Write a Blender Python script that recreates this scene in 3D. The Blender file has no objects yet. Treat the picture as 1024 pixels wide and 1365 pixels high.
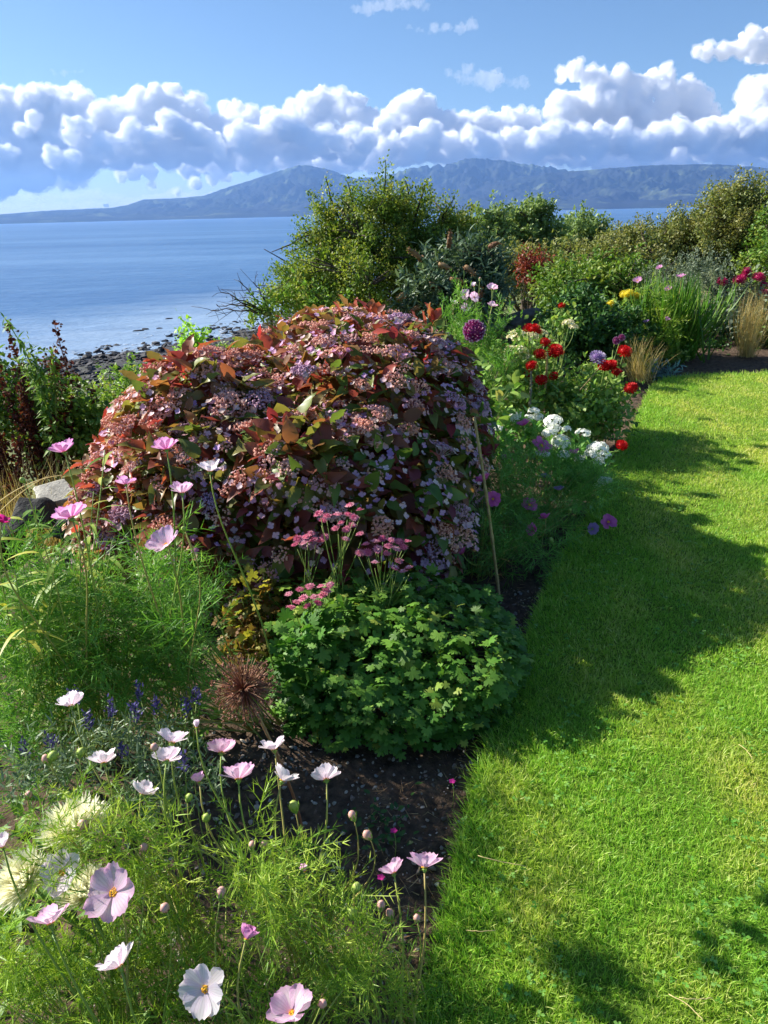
import bpy, math, random
import numpy as np
from mathutils import Vector, Matrix, Euler

SC = bpy.context.scene
COL = SC.collection

# ---------------------------------------------------------------- camera
CAMZ = 1.55
PITCH = math.radians(22.05)
ROLL = math.radians(-1.4)
FPX = 985.0            # focal length in pixels of a 1024 x 1365 frame
CR = Matrix.Rotation(math.pi / 2 - PITCH, 3, 'X') @ Matrix.Rotation(ROLL, 3, 'Z')
cam_data = bpy.data.cameras.new('camera')
cam = bpy.data.objects.new('camera', cam_data)
COL.objects.link(cam)
cam.matrix_world = Matrix.Translation((0, 0, CAMZ)) @ CR.to_4x4()
cam_data.sensor_fit = 'VERTICAL'
cam_data.sensor_height = 36.0
cam_data.lens = 36.0 * FPX / 1365.0
cam_data.clip_start = 0.05
cam_data.clip_end = 120000.0
SC.camera = cam

# ---------------------------------------------------------------- sun, sky, exposure
SUN_EL = math.radians(32.5)
SUN_AZ = math.radians(-67.0)     # clockwise from +Y (the way the camera looks)
TO_SUN = Vector((math.sin(SUN_AZ) * math.cos(SUN_EL), math.cos(SUN_AZ) * math.cos(SUN_EL), math.sin(SUN_EL)))
sun_data = bpy.data.lights.new('sun', 'SUN')
sun_data.energy = 5.0
sun_data.angle = math.radians(0.53)
sun_data.color = (1.0, 0.945, 0.84)
sun = bpy.data.objects.new('sun', sun_data)
COL.objects.link(sun)
sun.rotation_euler = TO_SUN.to_track_quat('Z', 'Y').to_euler()
world = bpy.data.worlds.new('World')
SC.world = world
world.use_nodes = True
wn, wl = world.node_tree.nodes, world.node_tree.links
wn.clear()
sky = wn.new('ShaderNodeTexSky')
sky.sky_type = 'NISHITA'
sky.sun_disc = False
sky.sun_elevation = SUN_EL
sky.sun_rotation = SUN_AZ % (2 * math.pi)
sky.altitude = 20
sky.air_density = 1.0
sky.dust_density = 0.35
sky.ozone_density = 6.0
bg = wn.new('ShaderNodeBackground')
bg.inputs['Strength'].default_value = 0.062
wo = wn.new('ShaderNodeOutputWorld')
wl.new(sky.outputs[0], bg.inputs['Color'])
wl.new(bg.outputs[0], wo.inputs['Surface'])
SC.view_settings.view_transform = 'Standard'
SC.view_settings.look = 'None'
SC.view_settings.exposure = 1.1
SC.view_settings.gamma = 1.0
SC.view_settings.use_curve_mapping = False
SC.render.engine = 'CYCLES'
cy = SC.cycles
cy.use_denoising = True
try:
    cy.denoiser = 'OPENIMAGEDENOISE'
    cy.denoising_input_passes = 'RGB_ALBEDO_NORMAL'
    cy.denoising_prefilter = 'ACCURATE'
except Exception:
    pass
cy.max_bounces = 40
cy.diffuse_bounces = 6
cy.glossy_bounces = 2
cy.transmission_bounces = 4
cy.transparent_max_bounces = 16
cy.volume_bounces = 40
cy.use_adaptive_sampling = True
cy.adaptive_threshold = 0.015
cy.caustics_reflective = False
cy.caustics_refractive = False
cy.sample_clamp_indirect = 6.0
# ---------------------------------------------------------------- helpers
rng = np.random.default_rng(11)
random.seed(5)
PI = math.pi
UP = np.array((0., 0., 1.))


def ray(px, py):
    d = CR @ Vector((px - 512.0, -(py - 682.5), -FPX))
    return np.array(d.normalized())


def at(px, py, Y):
    """the point where the sight line through a photo pixel is Y metres ahead"""
    d = ray(px, py)
    return np.array((0, 0, CAMZ)) + d * (Y / d[1])


def gnd(px, py, z=0.0):
    d = ray(px, py)
    return np.array((0, 0, CAMZ)) + d * ((z - CAMZ) / d[2])


def unit(a):
    a = np.asarray(a, float)
    return a / np.maximum(np.linalg.norm(a, axis=-1, keepdims=True), 1e-9)


def rdir(n):
    return unit(rng.normal(size=(n, 3)))


def wave_noise(x, y, seed=0, octs=4, scale=1.0):
    """smooth noise, about -1..1"""
    r = np.random.default_rng(seed)
    out = np.zeros_like(np.asarray(x, float))
    amp, fr, tot = 1.0, 1.0 / scale, 0
    for o in range(octs):
        for k in range(4):
            a = r.uniform(0, 2 * PI)
            p = r.uniform(0, 2 * PI)
            q = r.uniform(0, 2 * PI)
            f = fr * r.uniform(.7, 1.4)
            u = x * math.cos(a) + y * math.sin(a)
            v = -x * math.sin(a) + y * math.cos(a)
            out = out + amp * np.sin(2 * PI * f * u + p + 1.3 * np.sin(2 * PI * f * .6 * v + q)) * .45
        tot += amp
        amp *= .5
        fr *= 2.05
    return out / tot


class MB:
    """collects triangles; build() links them as one mesh object"""

    def __init__(s):
        s.V, s.F, s.A, s.n = [], [], [], 0

    def add(s, V, F, A=None):
        V = np.asarray(V, float).reshape(-1, 3)
        F = np.asarray(F, np.int64).reshape(-1, 3)
        if A is None:
            A = np.zeros((len(V), 3))
        A = np.asarray(A, float)
        if A.ndim == 1:
            A = np.tile(A, (len(V), 1))
        s.V.append(V)
        s.F.append(F + s.n)
        s.A.append(A)
        s.n += len(V)

    def inst(s, tpl, pos, dirv, nrm, scale, rnd=None, tone=None):
        """copies of a template: its y axis along dirv, z axis near nrm"""
        V, F, T = tpl[:3]
        pos = np.asarray(pos, float).reshape(-1, 3)
        N = len(pos)
        if N == 0:
            return
        y = unit(np.broadcast_to(np.asarray(dirv, float), (N, 3)))
        nr = np.broadcast_to(np.asarray(nrm, float), (N, 3)) + 1e-4 * rng.normal(size=(N, 3))
        x = unit(np.cross(y, nr))
        z = np.cross(x, y)
        sc = np.asarray(scale, float)
        if sc.ndim == 0:
            sc = np.full((N, 1), float(sc))
        if sc.ndim == 1:
            sc = sc[:, None]
        sc = np.broadcast_to(sc, (N, 3))
        R = np.stack((x * sc[:, :1], y * sc[:, 1:2], z * sc[:, 2:3]), axis=1)
        W = np.einsum('vk,nkj->nvj', V, R) + pos[:, None, :]
        if rnd is None:
            rnd = rng.random(N)
        if tone is None:
            tone = np.zeros(N)
        rnd = np.broadcast_to(np.asarray(rnd, float), (N,))
        tone = np.broadcast_to(np.asarray(tone, float), (N,))
        nv = len(V)
        A = np.empty((N, nv, 3))
        A[:, :, 0] = rnd[:, None]
        A[:, :, 1] = np.asarray(T)[None, :]
        A[:, :, 2] = tone[:, None] if len(tpl) < 4 else np.asarray(tpl[3])[None, :]
        FF = F[None, :, :] + (np.arange(N) * nv)[:, None, None]
        s.V.append(W.reshape(-1, 3))
        s.F.append(FF.reshape(-1, 3) + s.n)
        s.A.append(A.reshape(-1, 3))
        s.n += N * nv

    def tube(s, pts, rad, sides=5, rnd=.5, tone=0, cap=True):
        pts = np.asarray(pts, float)
        n = len(pts)
        rad = np.broadcast_to(np.asarray(rad, float), (n,))
        tan = unit(np.gradient(pts, axis=0))
        ref = np.array((0.31, 0.17, 0.93)) if abs(tan[0] @ np.array((0.31, 0.17, 0.93))) < .95 else np.array((1., 0, 0))
        a = unit(np.cross(tan, ref))
        b = np.cross(tan, a)
        th = np.arange(sides) * 2 * PI / sides
        V = pts[:, None] + rad[:, None, None] * (np.cos(th)[None, :, None] * a[:, None] + np.sin(th)[None, :, None] * b[:, None])
        F = []
        for i in range(n - 1):
            for j in range(sides):
                k = (j + 1) % sides
                p, q, r_, t = i * sides + j, i * sides + k, (i + 1) * sides + j, (i + 1) * sides + k
                F += [(p, q, t), (p, t, r_)]
        V = V.reshape(-1, 3)
        if cap:
            V = np.vstack((V, pts[-1], pts[0]))
            m = n * sides
            for j in range(sides):
                k = (j + 1) % sides
                F.append(((n - 1) * sides + j, (n - 1) * sides + k, m))
                F.append((k, j, m + 1))
        A = np.zeros((len(V), 3))
        A[:, 0] = rnd
        A[:n * sides, 1] = np.repeat(np.linspace(0, 1, n), sides)
        A[:, 2] = tone
        s.add(V, F, A)

    def mesh(s, name, mat, smooth=True, off=(0, 0, 0)):
        V = np.concatenate(s.V) - np.asarray(off, float)
        F = np.concatenate(s.F).astype(np.int32)
        A = np.concatenate(s.A)
        me = bpy.data.meshes.new(name)
        nv, nf = len(V), len(F)
        me.vertices.add(nv)
        me.vertices.foreach_set('co', V.astype(np.float32).ravel())
        me.loops.add(nf * 3)
        me.loops.foreach_set('vertex_index', F.ravel())
        me.polygons.add(nf)
        me.polygons.foreach_set('loop_start', np.arange(0, nf * 3, 3, dtype=np.int32))
        me.polygons.foreach_set('use_smooth', np.full(nf, smooth, dtype=bool))
        at_ = me.attributes.new('A', 'FLOAT_VECTOR', 'POINT')
        at_.data.foreach_set('vector', A.astype(np.float32).ravel())
        me.materials.append(mat)
        me.update(calc_edges=True)
        return me

    def build(s, name, mat, parent=None, smooth=True, label=None):
        if not s.V:
            return None
        off = base_of(parent)
        me = s.mesh(name, mat, smooth, off)
        o = bpy.data.objects.new(name, me)
        COL.objects.link(o)
        if parent is not None:
            o.parent = parent
        if label:
            o['label'] = label
        return o


def base_of(o):
    v = Vector((0, 0, 0))
    while o is not None:
        v = v + o.location
        o = o.parent
    return np.array(v)


LABELS = set()


def tag(o, label, cat, group=None, kind=None):
    o['label'] = label
    o['category'] = cat
    if group:
        o['group'] = group
    if kind:
        o['kind'] = kind
    LABELS.add(label)
    return o


def thing(name, label, cat, base, group=None):
    o = bpy.data.objects.new(name, None)
    COL.objects.link(o)
    o.empty_display_size = .1
    o.location = tuple(base)
    return tag(o, label, cat, group)


def put(name, me, parent, loc, nrm, spin=0.0, scale=1.0):
    """a part that shares mesh data, its local z axis along nrm (world position loc)"""
    o = bpy.data.objects.new(name, me)
    COL.objects.link(o)
    o.parent = parent
    o.location = Vector(tuple(np.asarray(loc, float) - base_of(parent)))
    q = Vector(tuple(nrm)).normalized().to_track_quat('Z', 'Y')
    o.rotation_euler = (q.to_matrix() @ Matrix.Rotation(spin, 3, 'Z')).to_euler()
    o.scale = (scale,) * 3 if np.ndim(scale) == 0 else tuple(scale)
    return o


def sub(name, me, parent):
    o = bpy.data.objects.new(name, me)
    COL.objects.link(o)
    o.parent = parent
    return o


def bez(a, b, c, n=8):
    t = np.linspace(0, 1, n)[:, None]
    return (1 - t) ** 2 * np.asarray(a) + 2 * t * (1 - t) * np.asarray(b) + t * t * np.asarray(c)


# ---------------------------------------------------------------- materials
def lin(c):
    """#rrggbb or (r,g,b) 0..255 sRGB to linear"""
    if isinstance(c, str):
        c = [int(c[i:i + 2], 16) for i in (1, 3, 5)]
    return tuple(((v / 255) / 12.92 if v / 255 <= .04045 else ((v / 255 + .055) / 1.055) ** 2.4) for v in c)


def nmat(name):
    m = bpy.data.materials.new(name)
    m.use_nodes = True
    nt = m.node_tree
    nt.nodes.clear()
    out = nt.nodes.new('ShaderNodeOutputMaterial')
    return m, nt, nt.nodes, nt.links, out


def ramp(nt, cols, fac=None, interp='LINEAR'):
    r = nt.nodes.new('ShaderNodeValToRGB')
    r.color_ramp.interpolation = interp
    el = r.color_ramp.elements
    n = len(cols)
    for i, c in enumerate(cols):
        p, c = c if isinstance(c[0], (int, float)) and len(c) == 2 else (i / max(1, n - 1), c)
        e = el[i] if i < 2 else el.new(p)
        e.position = p
        e.color = (*c, 1)
    if fac is not None:
        nt.links.new(fac, r.inputs[0])
    return r


def attr(nt):
    a = nt.nodes.new('ShaderNodeAttribute')
    a.attribute_name = 'A'
    s = nt.nodes.new('ShaderNodeSeparateXYZ')
    nt.links.new(a.outputs['Vector'], s.inputs[0])
    return s.outputs


def mix(nt, a, b, fac, blend='MIX'):
    m = nt.nodes.new('ShaderNodeMix')
    m.data_type = 'RGBA'
    m.blend_type = blend
    for k, v in ((6, a), (7, b), (0, fac)):
        if isinstance(v, (int, float)):
            m.inputs[k].default_value = v
        elif isinstance(v, tuple):
            m.inputs[k].default_value = (*v[:3], 1)
        else:
            nt.links.new(v, m.inputs[k])
    return m.outputs[2]


def math_(nt, op, a, b=None, c=None):
    m = nt.nodes.new('ShaderNodeMath')
    m.operation = op
    for i, v in enumerate((a, b, c)):
        if v is None:
            continue
        if isinstance(v, (int, float)):
            m.inputs[i].default_value = v
        else:
            nt.links.new(v, m.inputs[i])
    return m.outputs[0]


def noise(nt, scale, detail=4, rough=.55, coord='Object', vec=None):
    n = nt.nodes.new('ShaderNodeTexNoise')
    n.inputs['Scale'].default_value = scale
    n.inputs['Detail'].default_value = detail
    n.inputs['Roughness'].default_value = rough
    if vec is None:
        tc = nt.nodes.new('ShaderNodeTexCoord')
        vec = tc.outputs[coord]
    nt.links.new(vec, n.inputs['Vector'])
    return n.outputs['Fac']


LEAF_GAIN = 1.3


def leafy(name, cols, cols2=None, transl=.35, tcol=None, rough=.5, spec=.35, base_dark=None, tip=None, rand='A', gain=None, veins=None):
    """leaf / petal material: colour by the leaf's own random number, second ramp by tone, translucent"""
    gain = gain or (LEAF_GAIN if tcol is None else 1.0)
    cols = [tuple(min(.9, v * gain) for v in c) for c in cols]
    cols2 = cols2 and [tuple(min(.9, v * gain) for v in c) for c in cols2]
    m, nt, N, L, out = nmat(name)
    a = attr(nt)
    if rand == 'object':
        oi = N.new('ShaderNodeObjectInfo')
        f = oi.outputs['Random']
    else:
        f = a[0]
    c = ramp(nt, cols, f).outputs[0]
    if cols2:
        c = mix(nt, c, ramp(nt, cols2, f).outputs[0], a[2])
    if base_dark:        # another pigment towards the leaf's base
        c = mix(nt, base_dark, c, ramp(nt, [(.0, (0,) * 3), (.45, (1,) * 3)], a[1]).outputs[0])
    if veins:        # fine lengthwise lines of darker pigment (tone carries the position across the petal)
        s = math_(nt, 'SINE', math_(nt, 'MULTIPLY', a[2], 21.0))
        s = math_(nt, 'MULTIPLY', math_(nt, 'POWER', math_(nt, 'MULTIPLY_ADD', s, .5, .5), 4.0), .55)
        c = mix(nt, c, veins, s)
    if tip:
        c = mix(nt, c, tip, ramp(nt, [(.6, (0,) * 3), (1., (1,) * 3)], a[1]).outputs[0])
    p = N.new('ShaderNodeBsdfPrincipled')
    L.new(c, p.inputs['Base Color'])
    p.inputs['Roughness'].default_value = rough
    p.inputs['Specular IOR Level'].default_value = spec
    if transl > 0:
        t = N.new('ShaderNodeBsdfTranslucent')
        tc = mix(nt, c, tcol or (1.0, 1.0, .55), 1.0, 'MULTIPLY')
        sc = N.new('ShaderNodeVectorMath')
        sc.operation = 'SCALE'
        sc.inputs['Scale'].default_value = 1.25
        L.new(tc, sc.inputs[0])
        L.new(sc.outputs[0], t.inputs['Color'])
        mx = N.new('ShaderNodeMixShader')
        mx.inputs[0].default_value = transl
        L.new(p.outputs[0], mx.inputs[1])
        L.new(t.outputs[0], mx.inputs[2])
        L.new(mx.outputs[0], out.inputs[0])
    else:
        L.new(p.outputs[0], out.inputs[0])
    return m


def solid(name, c1, c2, scale=8, rough=.8, bump=0, bscale=None, coord='Object', detail=6, spec=.3, mid=None):
    m, nt, N, L, out = nmat(name)
    f = noise(nt, scale, detail, .6, coord)
    cols = [(.3, c1), (.7, c2)] if mid is None else [(.3, c1), (.5, mid), (.7, c2)]
    c = ramp(nt, cols, f).outputs[0]
    p = N.new('ShaderNodeBsdfPrincipled')
    L.new(c, p.inputs['Base Color'])
    p.inputs['Roughness'].default_value = rough
    p.inputs['Specular IOR Level'].default_value = spec
    if bump:
        b = N.new('ShaderNodeBump')
        b.inputs['Strength'].default_value = bump
        b.inputs['Distance'].default_value = .02
        L.new(noise(nt, bscale or scale * 3, 6, .65, coord), b.inputs['Height'])
        L.new(b.outputs[0], p.inputs['Normal'])
    L.new(p.outputs[0], out.inputs[0])
    return m


# ---------------------------------------------------------------- leaf templates: (verts, tris, t)
def leaf_tpl(width=.28, n=4, fold=.25, droop=.25, peak=.4, petiole=0.0, wavy=0.0):
    V, T, F = [], [], []
    for i in range(n + 1):
        t = i / n
        tt = petiole + (1 - petiole) * t
        w = width * (math.sin(PI * t ** (math.log(.5) / math.log(peak))) ** .8 if 0 < t < 1 else .02)
        z = -droop * tt * tt
        wz = fold * w + wavy * width * (1 if i % 2 else -1)
        V += [(-w, tt, z + wz), (0, tt, z), (w, tt, z + wz)]
        T += [t] * 3
    for i in range(n):
        a, b = 3 * i, 3 * i + 3
        for k in (0, 1):
            F += [(a + k, a + k + 1, b + k + 1), (a + k, b + k + 1, b + k)]
    if petiole > 0:
        k = len(V)
        V += [(-.012, 0, 0), (.012, 0, 0)]
        T += [0, 0]
        F += [(k, k + 1, 1)]
    return np.array(V), np.array(F), np.array(T)


def blade_tpl(w=.02, n=3, bend=.3):
    V, T, F = [], [], []
    for i in range(n):
        t = i / n
        ww = w * (1 - .55 * t)
        z = bend * t * t
        V += [(-ww, t * (1 - .2 * bend * t), z), (ww, t * (1 - .2 * bend * t), z)]
        T += [t, t]
    V.append((0, 1 - .2 * bend, bend))
    T.append(1)
    for i in range(n - 1):
        a = 2 * i
        F += [(a, a + 1, a + 3), (a, a + 3, a + 2)]
    a = 2 * (n - 1)
    F.append((a, a + 1, a + 2))
    return np.array(V), np.array(F), np.array(T)


def merge_tpl(parts):
    V, F, T, k = [], [], [], 0
    for v, f, t in parts:
        V.append(v)
        F.append(np.asarray(f) + k)
        T.append(t)
        k += len(v)
    return np.vstack(V), np.vstack(F), np.concatenate(T)


def xf_tpl(tpl, pos, dirv, nrm, s=1.0):
    m = MB()
    m.inst(tpl, np.array([pos]), np.array([dirv]), np.array([nrm]), np.array([s]) if np.ndim(s) == 0 else np.array([s]))
    return m.V[0], m.F[0], tpl[2]


def thread_spray(seed, n_pairs=6, w=.011):
    """a finely cut, thread-leaved spray, one unit long"""
    r = np.random.default_rng(seed)
    ps = []
    nd = blade_tpl(1, 2, .05)
    bend = r.uniform(-.15, .2)

    def p(t):
        return np.array((.06 * math.sin(3 * t + seed), t, -bend * t * t))
    ps.append(xf_tpl(blade_tpl(1, 3, -bend), (0, 0, 0), (0, 1, 0), (0, 0, 1), (w, 1, 1)))
    for i in range(n_pairs):
        t = .16 + .74 * i / (n_pairs - 1)
        for sgn in (-1, 1):
            ln = (.58 - .34 * t) * r.uniform(.7, 1.25)
            ang = math.radians(r.uniform(32, 58))
            d = np.array((sgn * math.sin(ang), math.cos(ang), r.uniform(-.3, .45)))
            ps.append(xf_tpl(nd, p(t), d, r.normal(size=3), (w, ln, ln)))
            if i < n_pairs - 2 and r.random() < .75:
                q = p(t) + d * ln * .45
                for s2 in (-1, 1):
                    d2 = d + np.array((s2 * .5 * math.cos(ang), -s2 * sgn * .5 * math.sin(ang), r.uniform(-.4, .4)))
                    ps.append(xf_tpl(nd, q, d2, r.normal(size=3), (w * .9, ln * .5, ln * .5)))
    ps.append(xf_tpl(nd, p(.9), (0.1, 1, .1), (0, 0, 1), (w, .2, .2)))
    return merge_tpl(ps)


def blob_points(blobs, n, shell=.5):
    """points in a union of ellipsoids [(centre, radii, weight)], crowded towards the outside"""
    w = np.array([(b[2] if len(b) > 2 else 1) * (b[1][0] * b[1][1] * b[1][2]) ** .67 for b in blobs])
    idx = rng.choice(len(blobs), n, p=w / w.sum())
    d = rdir(n)
    r = rng.random(n) ** shell
    C = np.array([b[0] for b in blobs])[idx]
    R = np.array([b[1] for b in blobs])[idx]
    return C + d * r[:, None] * R, unit(d / R), r


def icorock(seed, n=2, rough=.25):
    import bmesh
    bm = bmesh.new()
    bmesh.ops.create_icosphere(bm, subdivisions=n, radius=1)
    V = np.array([v.co[:] for v in bm.verts])
    F = np.array([[v.index for v in f.verts] for f in bm.faces])
    bm.free()
    r = np.random.default_rng(seed)
    for k in range(8):
        d = unit(r.normal(size=3))
        c = r.uniform(.35, .8)
        h = V @ d
        V = np.where((h > c)[:, None], V - (h - c)[:, None] * d * .85, V)
    V = V * (1 + rough * .4 * np.sin(V @ r.normal(size=(3, 1)) * 3 + 1))
    return V, F, np.zeros(len(V))
# ================================================================ THE SETTING
SEA_Z = -20.0
WA, WB = np.array((-1.75, 3.70)), np.array((1.75, 9.40))      # the old dry stone wall runs through these
WU = (WB - WA) / np.linalg.norm(WB - WA)
WN = np.array((-WU[1], WU[0]))                                 # towards the sea


def sdist(x, y):
    return (x - WA[0]) * WN[0] + (y - WA[1]) * WN[1]


PROF = np.array([(-1e5, -.07), (-.05, -.07), (.3, -.55), (1.2, -.8), (4, -1.9), (10, -4.6), (30, -11.5), (60, -16.5), (76, -18.6),
                 (102, -20.0), (132, -21.3), (260, -24), (1e5, -40)])


def terrain_z(x, y):
    x = np.asarray(x, float)
    y = np.asarray(y, float)
    s = sdist(x, y)
    far = np.clip((np.hypot(x, y) - 14) / 60, 0, 1)
    s2 = s + far * (7 * wave_noise(x, y, 3, 3, 55) + 3 * wave_noise(x, y, 4, 3, 14))
    z = np.interp(s2, PROF[:, 0], PROF[:, 1])
    z = z + np.clip(s2 / 3, 0, 1) * .12 * wave_noise(x, y, 6, 3, 3) + far * np.clip(s2 / 50, 0, 1) * .25 * wave_noise(x, y, 5, 3, 9)
    return z


def grid_mesh(xs, ys, zf):
    X, Y = np.meshgrid(xs, ys)
    Z = zf(X, Y)
    V = np.stack((X, Y, Z), -1).reshape(-1, 3)
    ny, nx = X.shape
    i = (np.arange(ny - 1)[:, None] * nx + np.arange(nx - 1)[None, :]).ravel()
    F = np.concatenate((np.stack((i, i + 1, i + nx + 1), 1), np.stack((i, i + nx + 1, i + nx), 1)))
    return V, F


# ---- terrain: garden plateau, the bank down to the shore
def m_terrain():
    m, nt, N, L, out = nmat('bank_ground')
    tc = N.new('ShaderNodeTexCoord')
    sx = N.new('ShaderNodeSeparateXYZ')
    L.new(tc.outputs['Object'], sx.inputs[0])
    green = ramp(nt, [(.3, lin('#3d4a1c')), (.5, lin('#55622a')), (.72, lin('#7c7440'))], noise(nt, .9, 6)).outputs[0]
    rocky = ramp(nt, [(.35, lin('#1d1d20')), (.6, lin('#34333a')), (.75, lin('#4a4640'))], noise(nt, 1.3, 6)).outputs[0]
    f = ramp(nt, [(.0, (1,) * 3), (1., (0,) * 3)], math_(nt, 'DIVIDE', math_(nt, 'ADD', sx.outputs[2], 19.2), 1.6)).outputs[0]
    p = N.new('ShaderNodeBsdfPrincipled')
    L.new(mix(nt, green, rocky, f), p.inputs['Base Color'])
    p.inputs['Roughness'].default_value = .9
    L.new(p.outputs[0], out.inputs[0])
    return m


sp = np.sinh(np.linspace(0, 6.6, 150))
sp = sp / sp[-1] * 2600
xs = np.concatenate((-sp[::-1], sp[1:]))
ys = np.concatenate((-sp[::-3][:45], np.array([-.4]), sp))
ys = np.unique(ys)
b = MB()
V, F = grid_mesh(xs, ys, terrain_z)
b.add(V, F)
terrain = b.build('terrain', m_terrain())
terrain['kind'] = 'structure'


# ---- sea
def m_sea():
    m, nt, N, L, out = nmat('sea_water')
    tc = N.new('ShaderNodeTexCoord')
    mp = N.new('ShaderNodeMapping')
    mp.inputs['Rotation'].default_value = (0, 0, math.radians(12))
    mp.inputs['Scale'].default_value = (1, 2.2, 1)
    L.new(tc.outputs['Object'], mp.inputs[0])
    fine = noise(nt, .55, 5, .6, vec=mp.outputs[0])
    mid_ = noise(nt, .06, 4, .6, vec=mp.outputs[0])
    mp2 = N.new('ShaderNodeMapping')
    mp2.inputs['Rotation'].default_value = (0, 0, math.radians(-6))
    mp2.inputs['Scale'].default_value = (.0011, .0075, 1)
    L.new(tc.outputs['Object'], mp2.inputs[0])
    band = noise(nt, 1.0, 6, .62, vec=mp2.outputs[0])
    h = math_(nt, 'ADD', math_(nt, 'MULTIPLY', fine, .45), math_(nt, 'MULTIPLY', mid_, 2.2))
    bp = N.new('ShaderNodeBump')
    bp.inputs['Distance'].default_value = 1.0
    st = ramp(nt, [(.3, (.55,) * 3), (.7, (1.0,) * 3)], band).outputs[0]
    L.new(st, bp.inputs['Strength'])
    L.new(h, bp.inputs['Height'])
    p = N.new('ShaderNodeBsdfPrincipled')
    c = ramp(nt, [(.32, lin('#375d8b')), (.5, lin('#476d98')), (.68, lin('#6286ae'))], band).outputs[0]
    L.new(c, p.inputs['Base Color'])
    # glare on the water along the shore, painted in as a paler colour
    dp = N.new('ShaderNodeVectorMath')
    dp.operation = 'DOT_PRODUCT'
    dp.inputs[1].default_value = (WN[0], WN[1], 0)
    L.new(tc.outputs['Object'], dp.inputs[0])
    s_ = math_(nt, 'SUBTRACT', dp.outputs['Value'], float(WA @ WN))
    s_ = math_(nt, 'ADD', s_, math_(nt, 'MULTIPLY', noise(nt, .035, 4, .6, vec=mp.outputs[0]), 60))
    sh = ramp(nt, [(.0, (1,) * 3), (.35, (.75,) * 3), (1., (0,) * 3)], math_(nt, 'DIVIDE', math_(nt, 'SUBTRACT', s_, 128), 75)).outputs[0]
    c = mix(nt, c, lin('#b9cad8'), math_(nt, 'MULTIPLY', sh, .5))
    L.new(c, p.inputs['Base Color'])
    p.inputs['Roughness'].default_value = .34
    p.inputs['IOR'].default_value = 1.33
    p.inputs['Specular IOR Level'].default_value = .5
    L.new(bp.outputs[0], p.inputs['Normal'])
    L.new(p.outputs[0], out.inputs[0])
    return m


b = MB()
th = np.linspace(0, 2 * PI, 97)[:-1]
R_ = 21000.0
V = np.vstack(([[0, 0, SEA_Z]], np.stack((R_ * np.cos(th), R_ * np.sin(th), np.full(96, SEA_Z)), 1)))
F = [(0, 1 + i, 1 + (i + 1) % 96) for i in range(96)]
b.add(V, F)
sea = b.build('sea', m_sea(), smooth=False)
sea['kind'] = 'structure'


# ---- the island hills across the water
def az_el(px, py):
    d = ray(px, py)
    return math.atan2(d[0], d[1]), math.atan2(d[2], math.hypot(d[0], d[1]))


RIDGES = [  # (distance of the ridge, start of its foot, pixel skyline)
    (14200, 10200, [(-260, 296), (-120, 293), (0, 286), (60, 281), (150, 277), (172, 273), (190, 266), (240, 264), (272, 261), (305, 249),
                    (340, 238), (372, 228), (400, 220.5), (412, 220), (425, 223), (441, 226), (462, 235), (500, 243), (540, 250), (600, 268), (700, 280), (900, 282)]),
    (13800, 10900, [(300, 290), (420, 262), (455, 240), (480, 238), (505, 236), (528, 231), (548, 223), (556, 225), (566, 219), (574, 223), (584, 219), (592, 221), (604, 217),
                    (618, 213), (630, 210.5), (640, 212), (655, 213), (680, 215), (700, 219), (735, 222), (752, 226), (800, 236), (900, 262), (1000, 275)]),
    (12400, 9600, [(520, 288), (570, 268), (610, 258), (650, 246), (690, 237), (730, 231), (758, 228), (790, 226), (830, 223), (870, 220), (940, 218.5),
                   (965, 219), (1024, 224), (1100, 230), (1200, 250), (1320, 262), (1500, 258)]),
]


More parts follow.
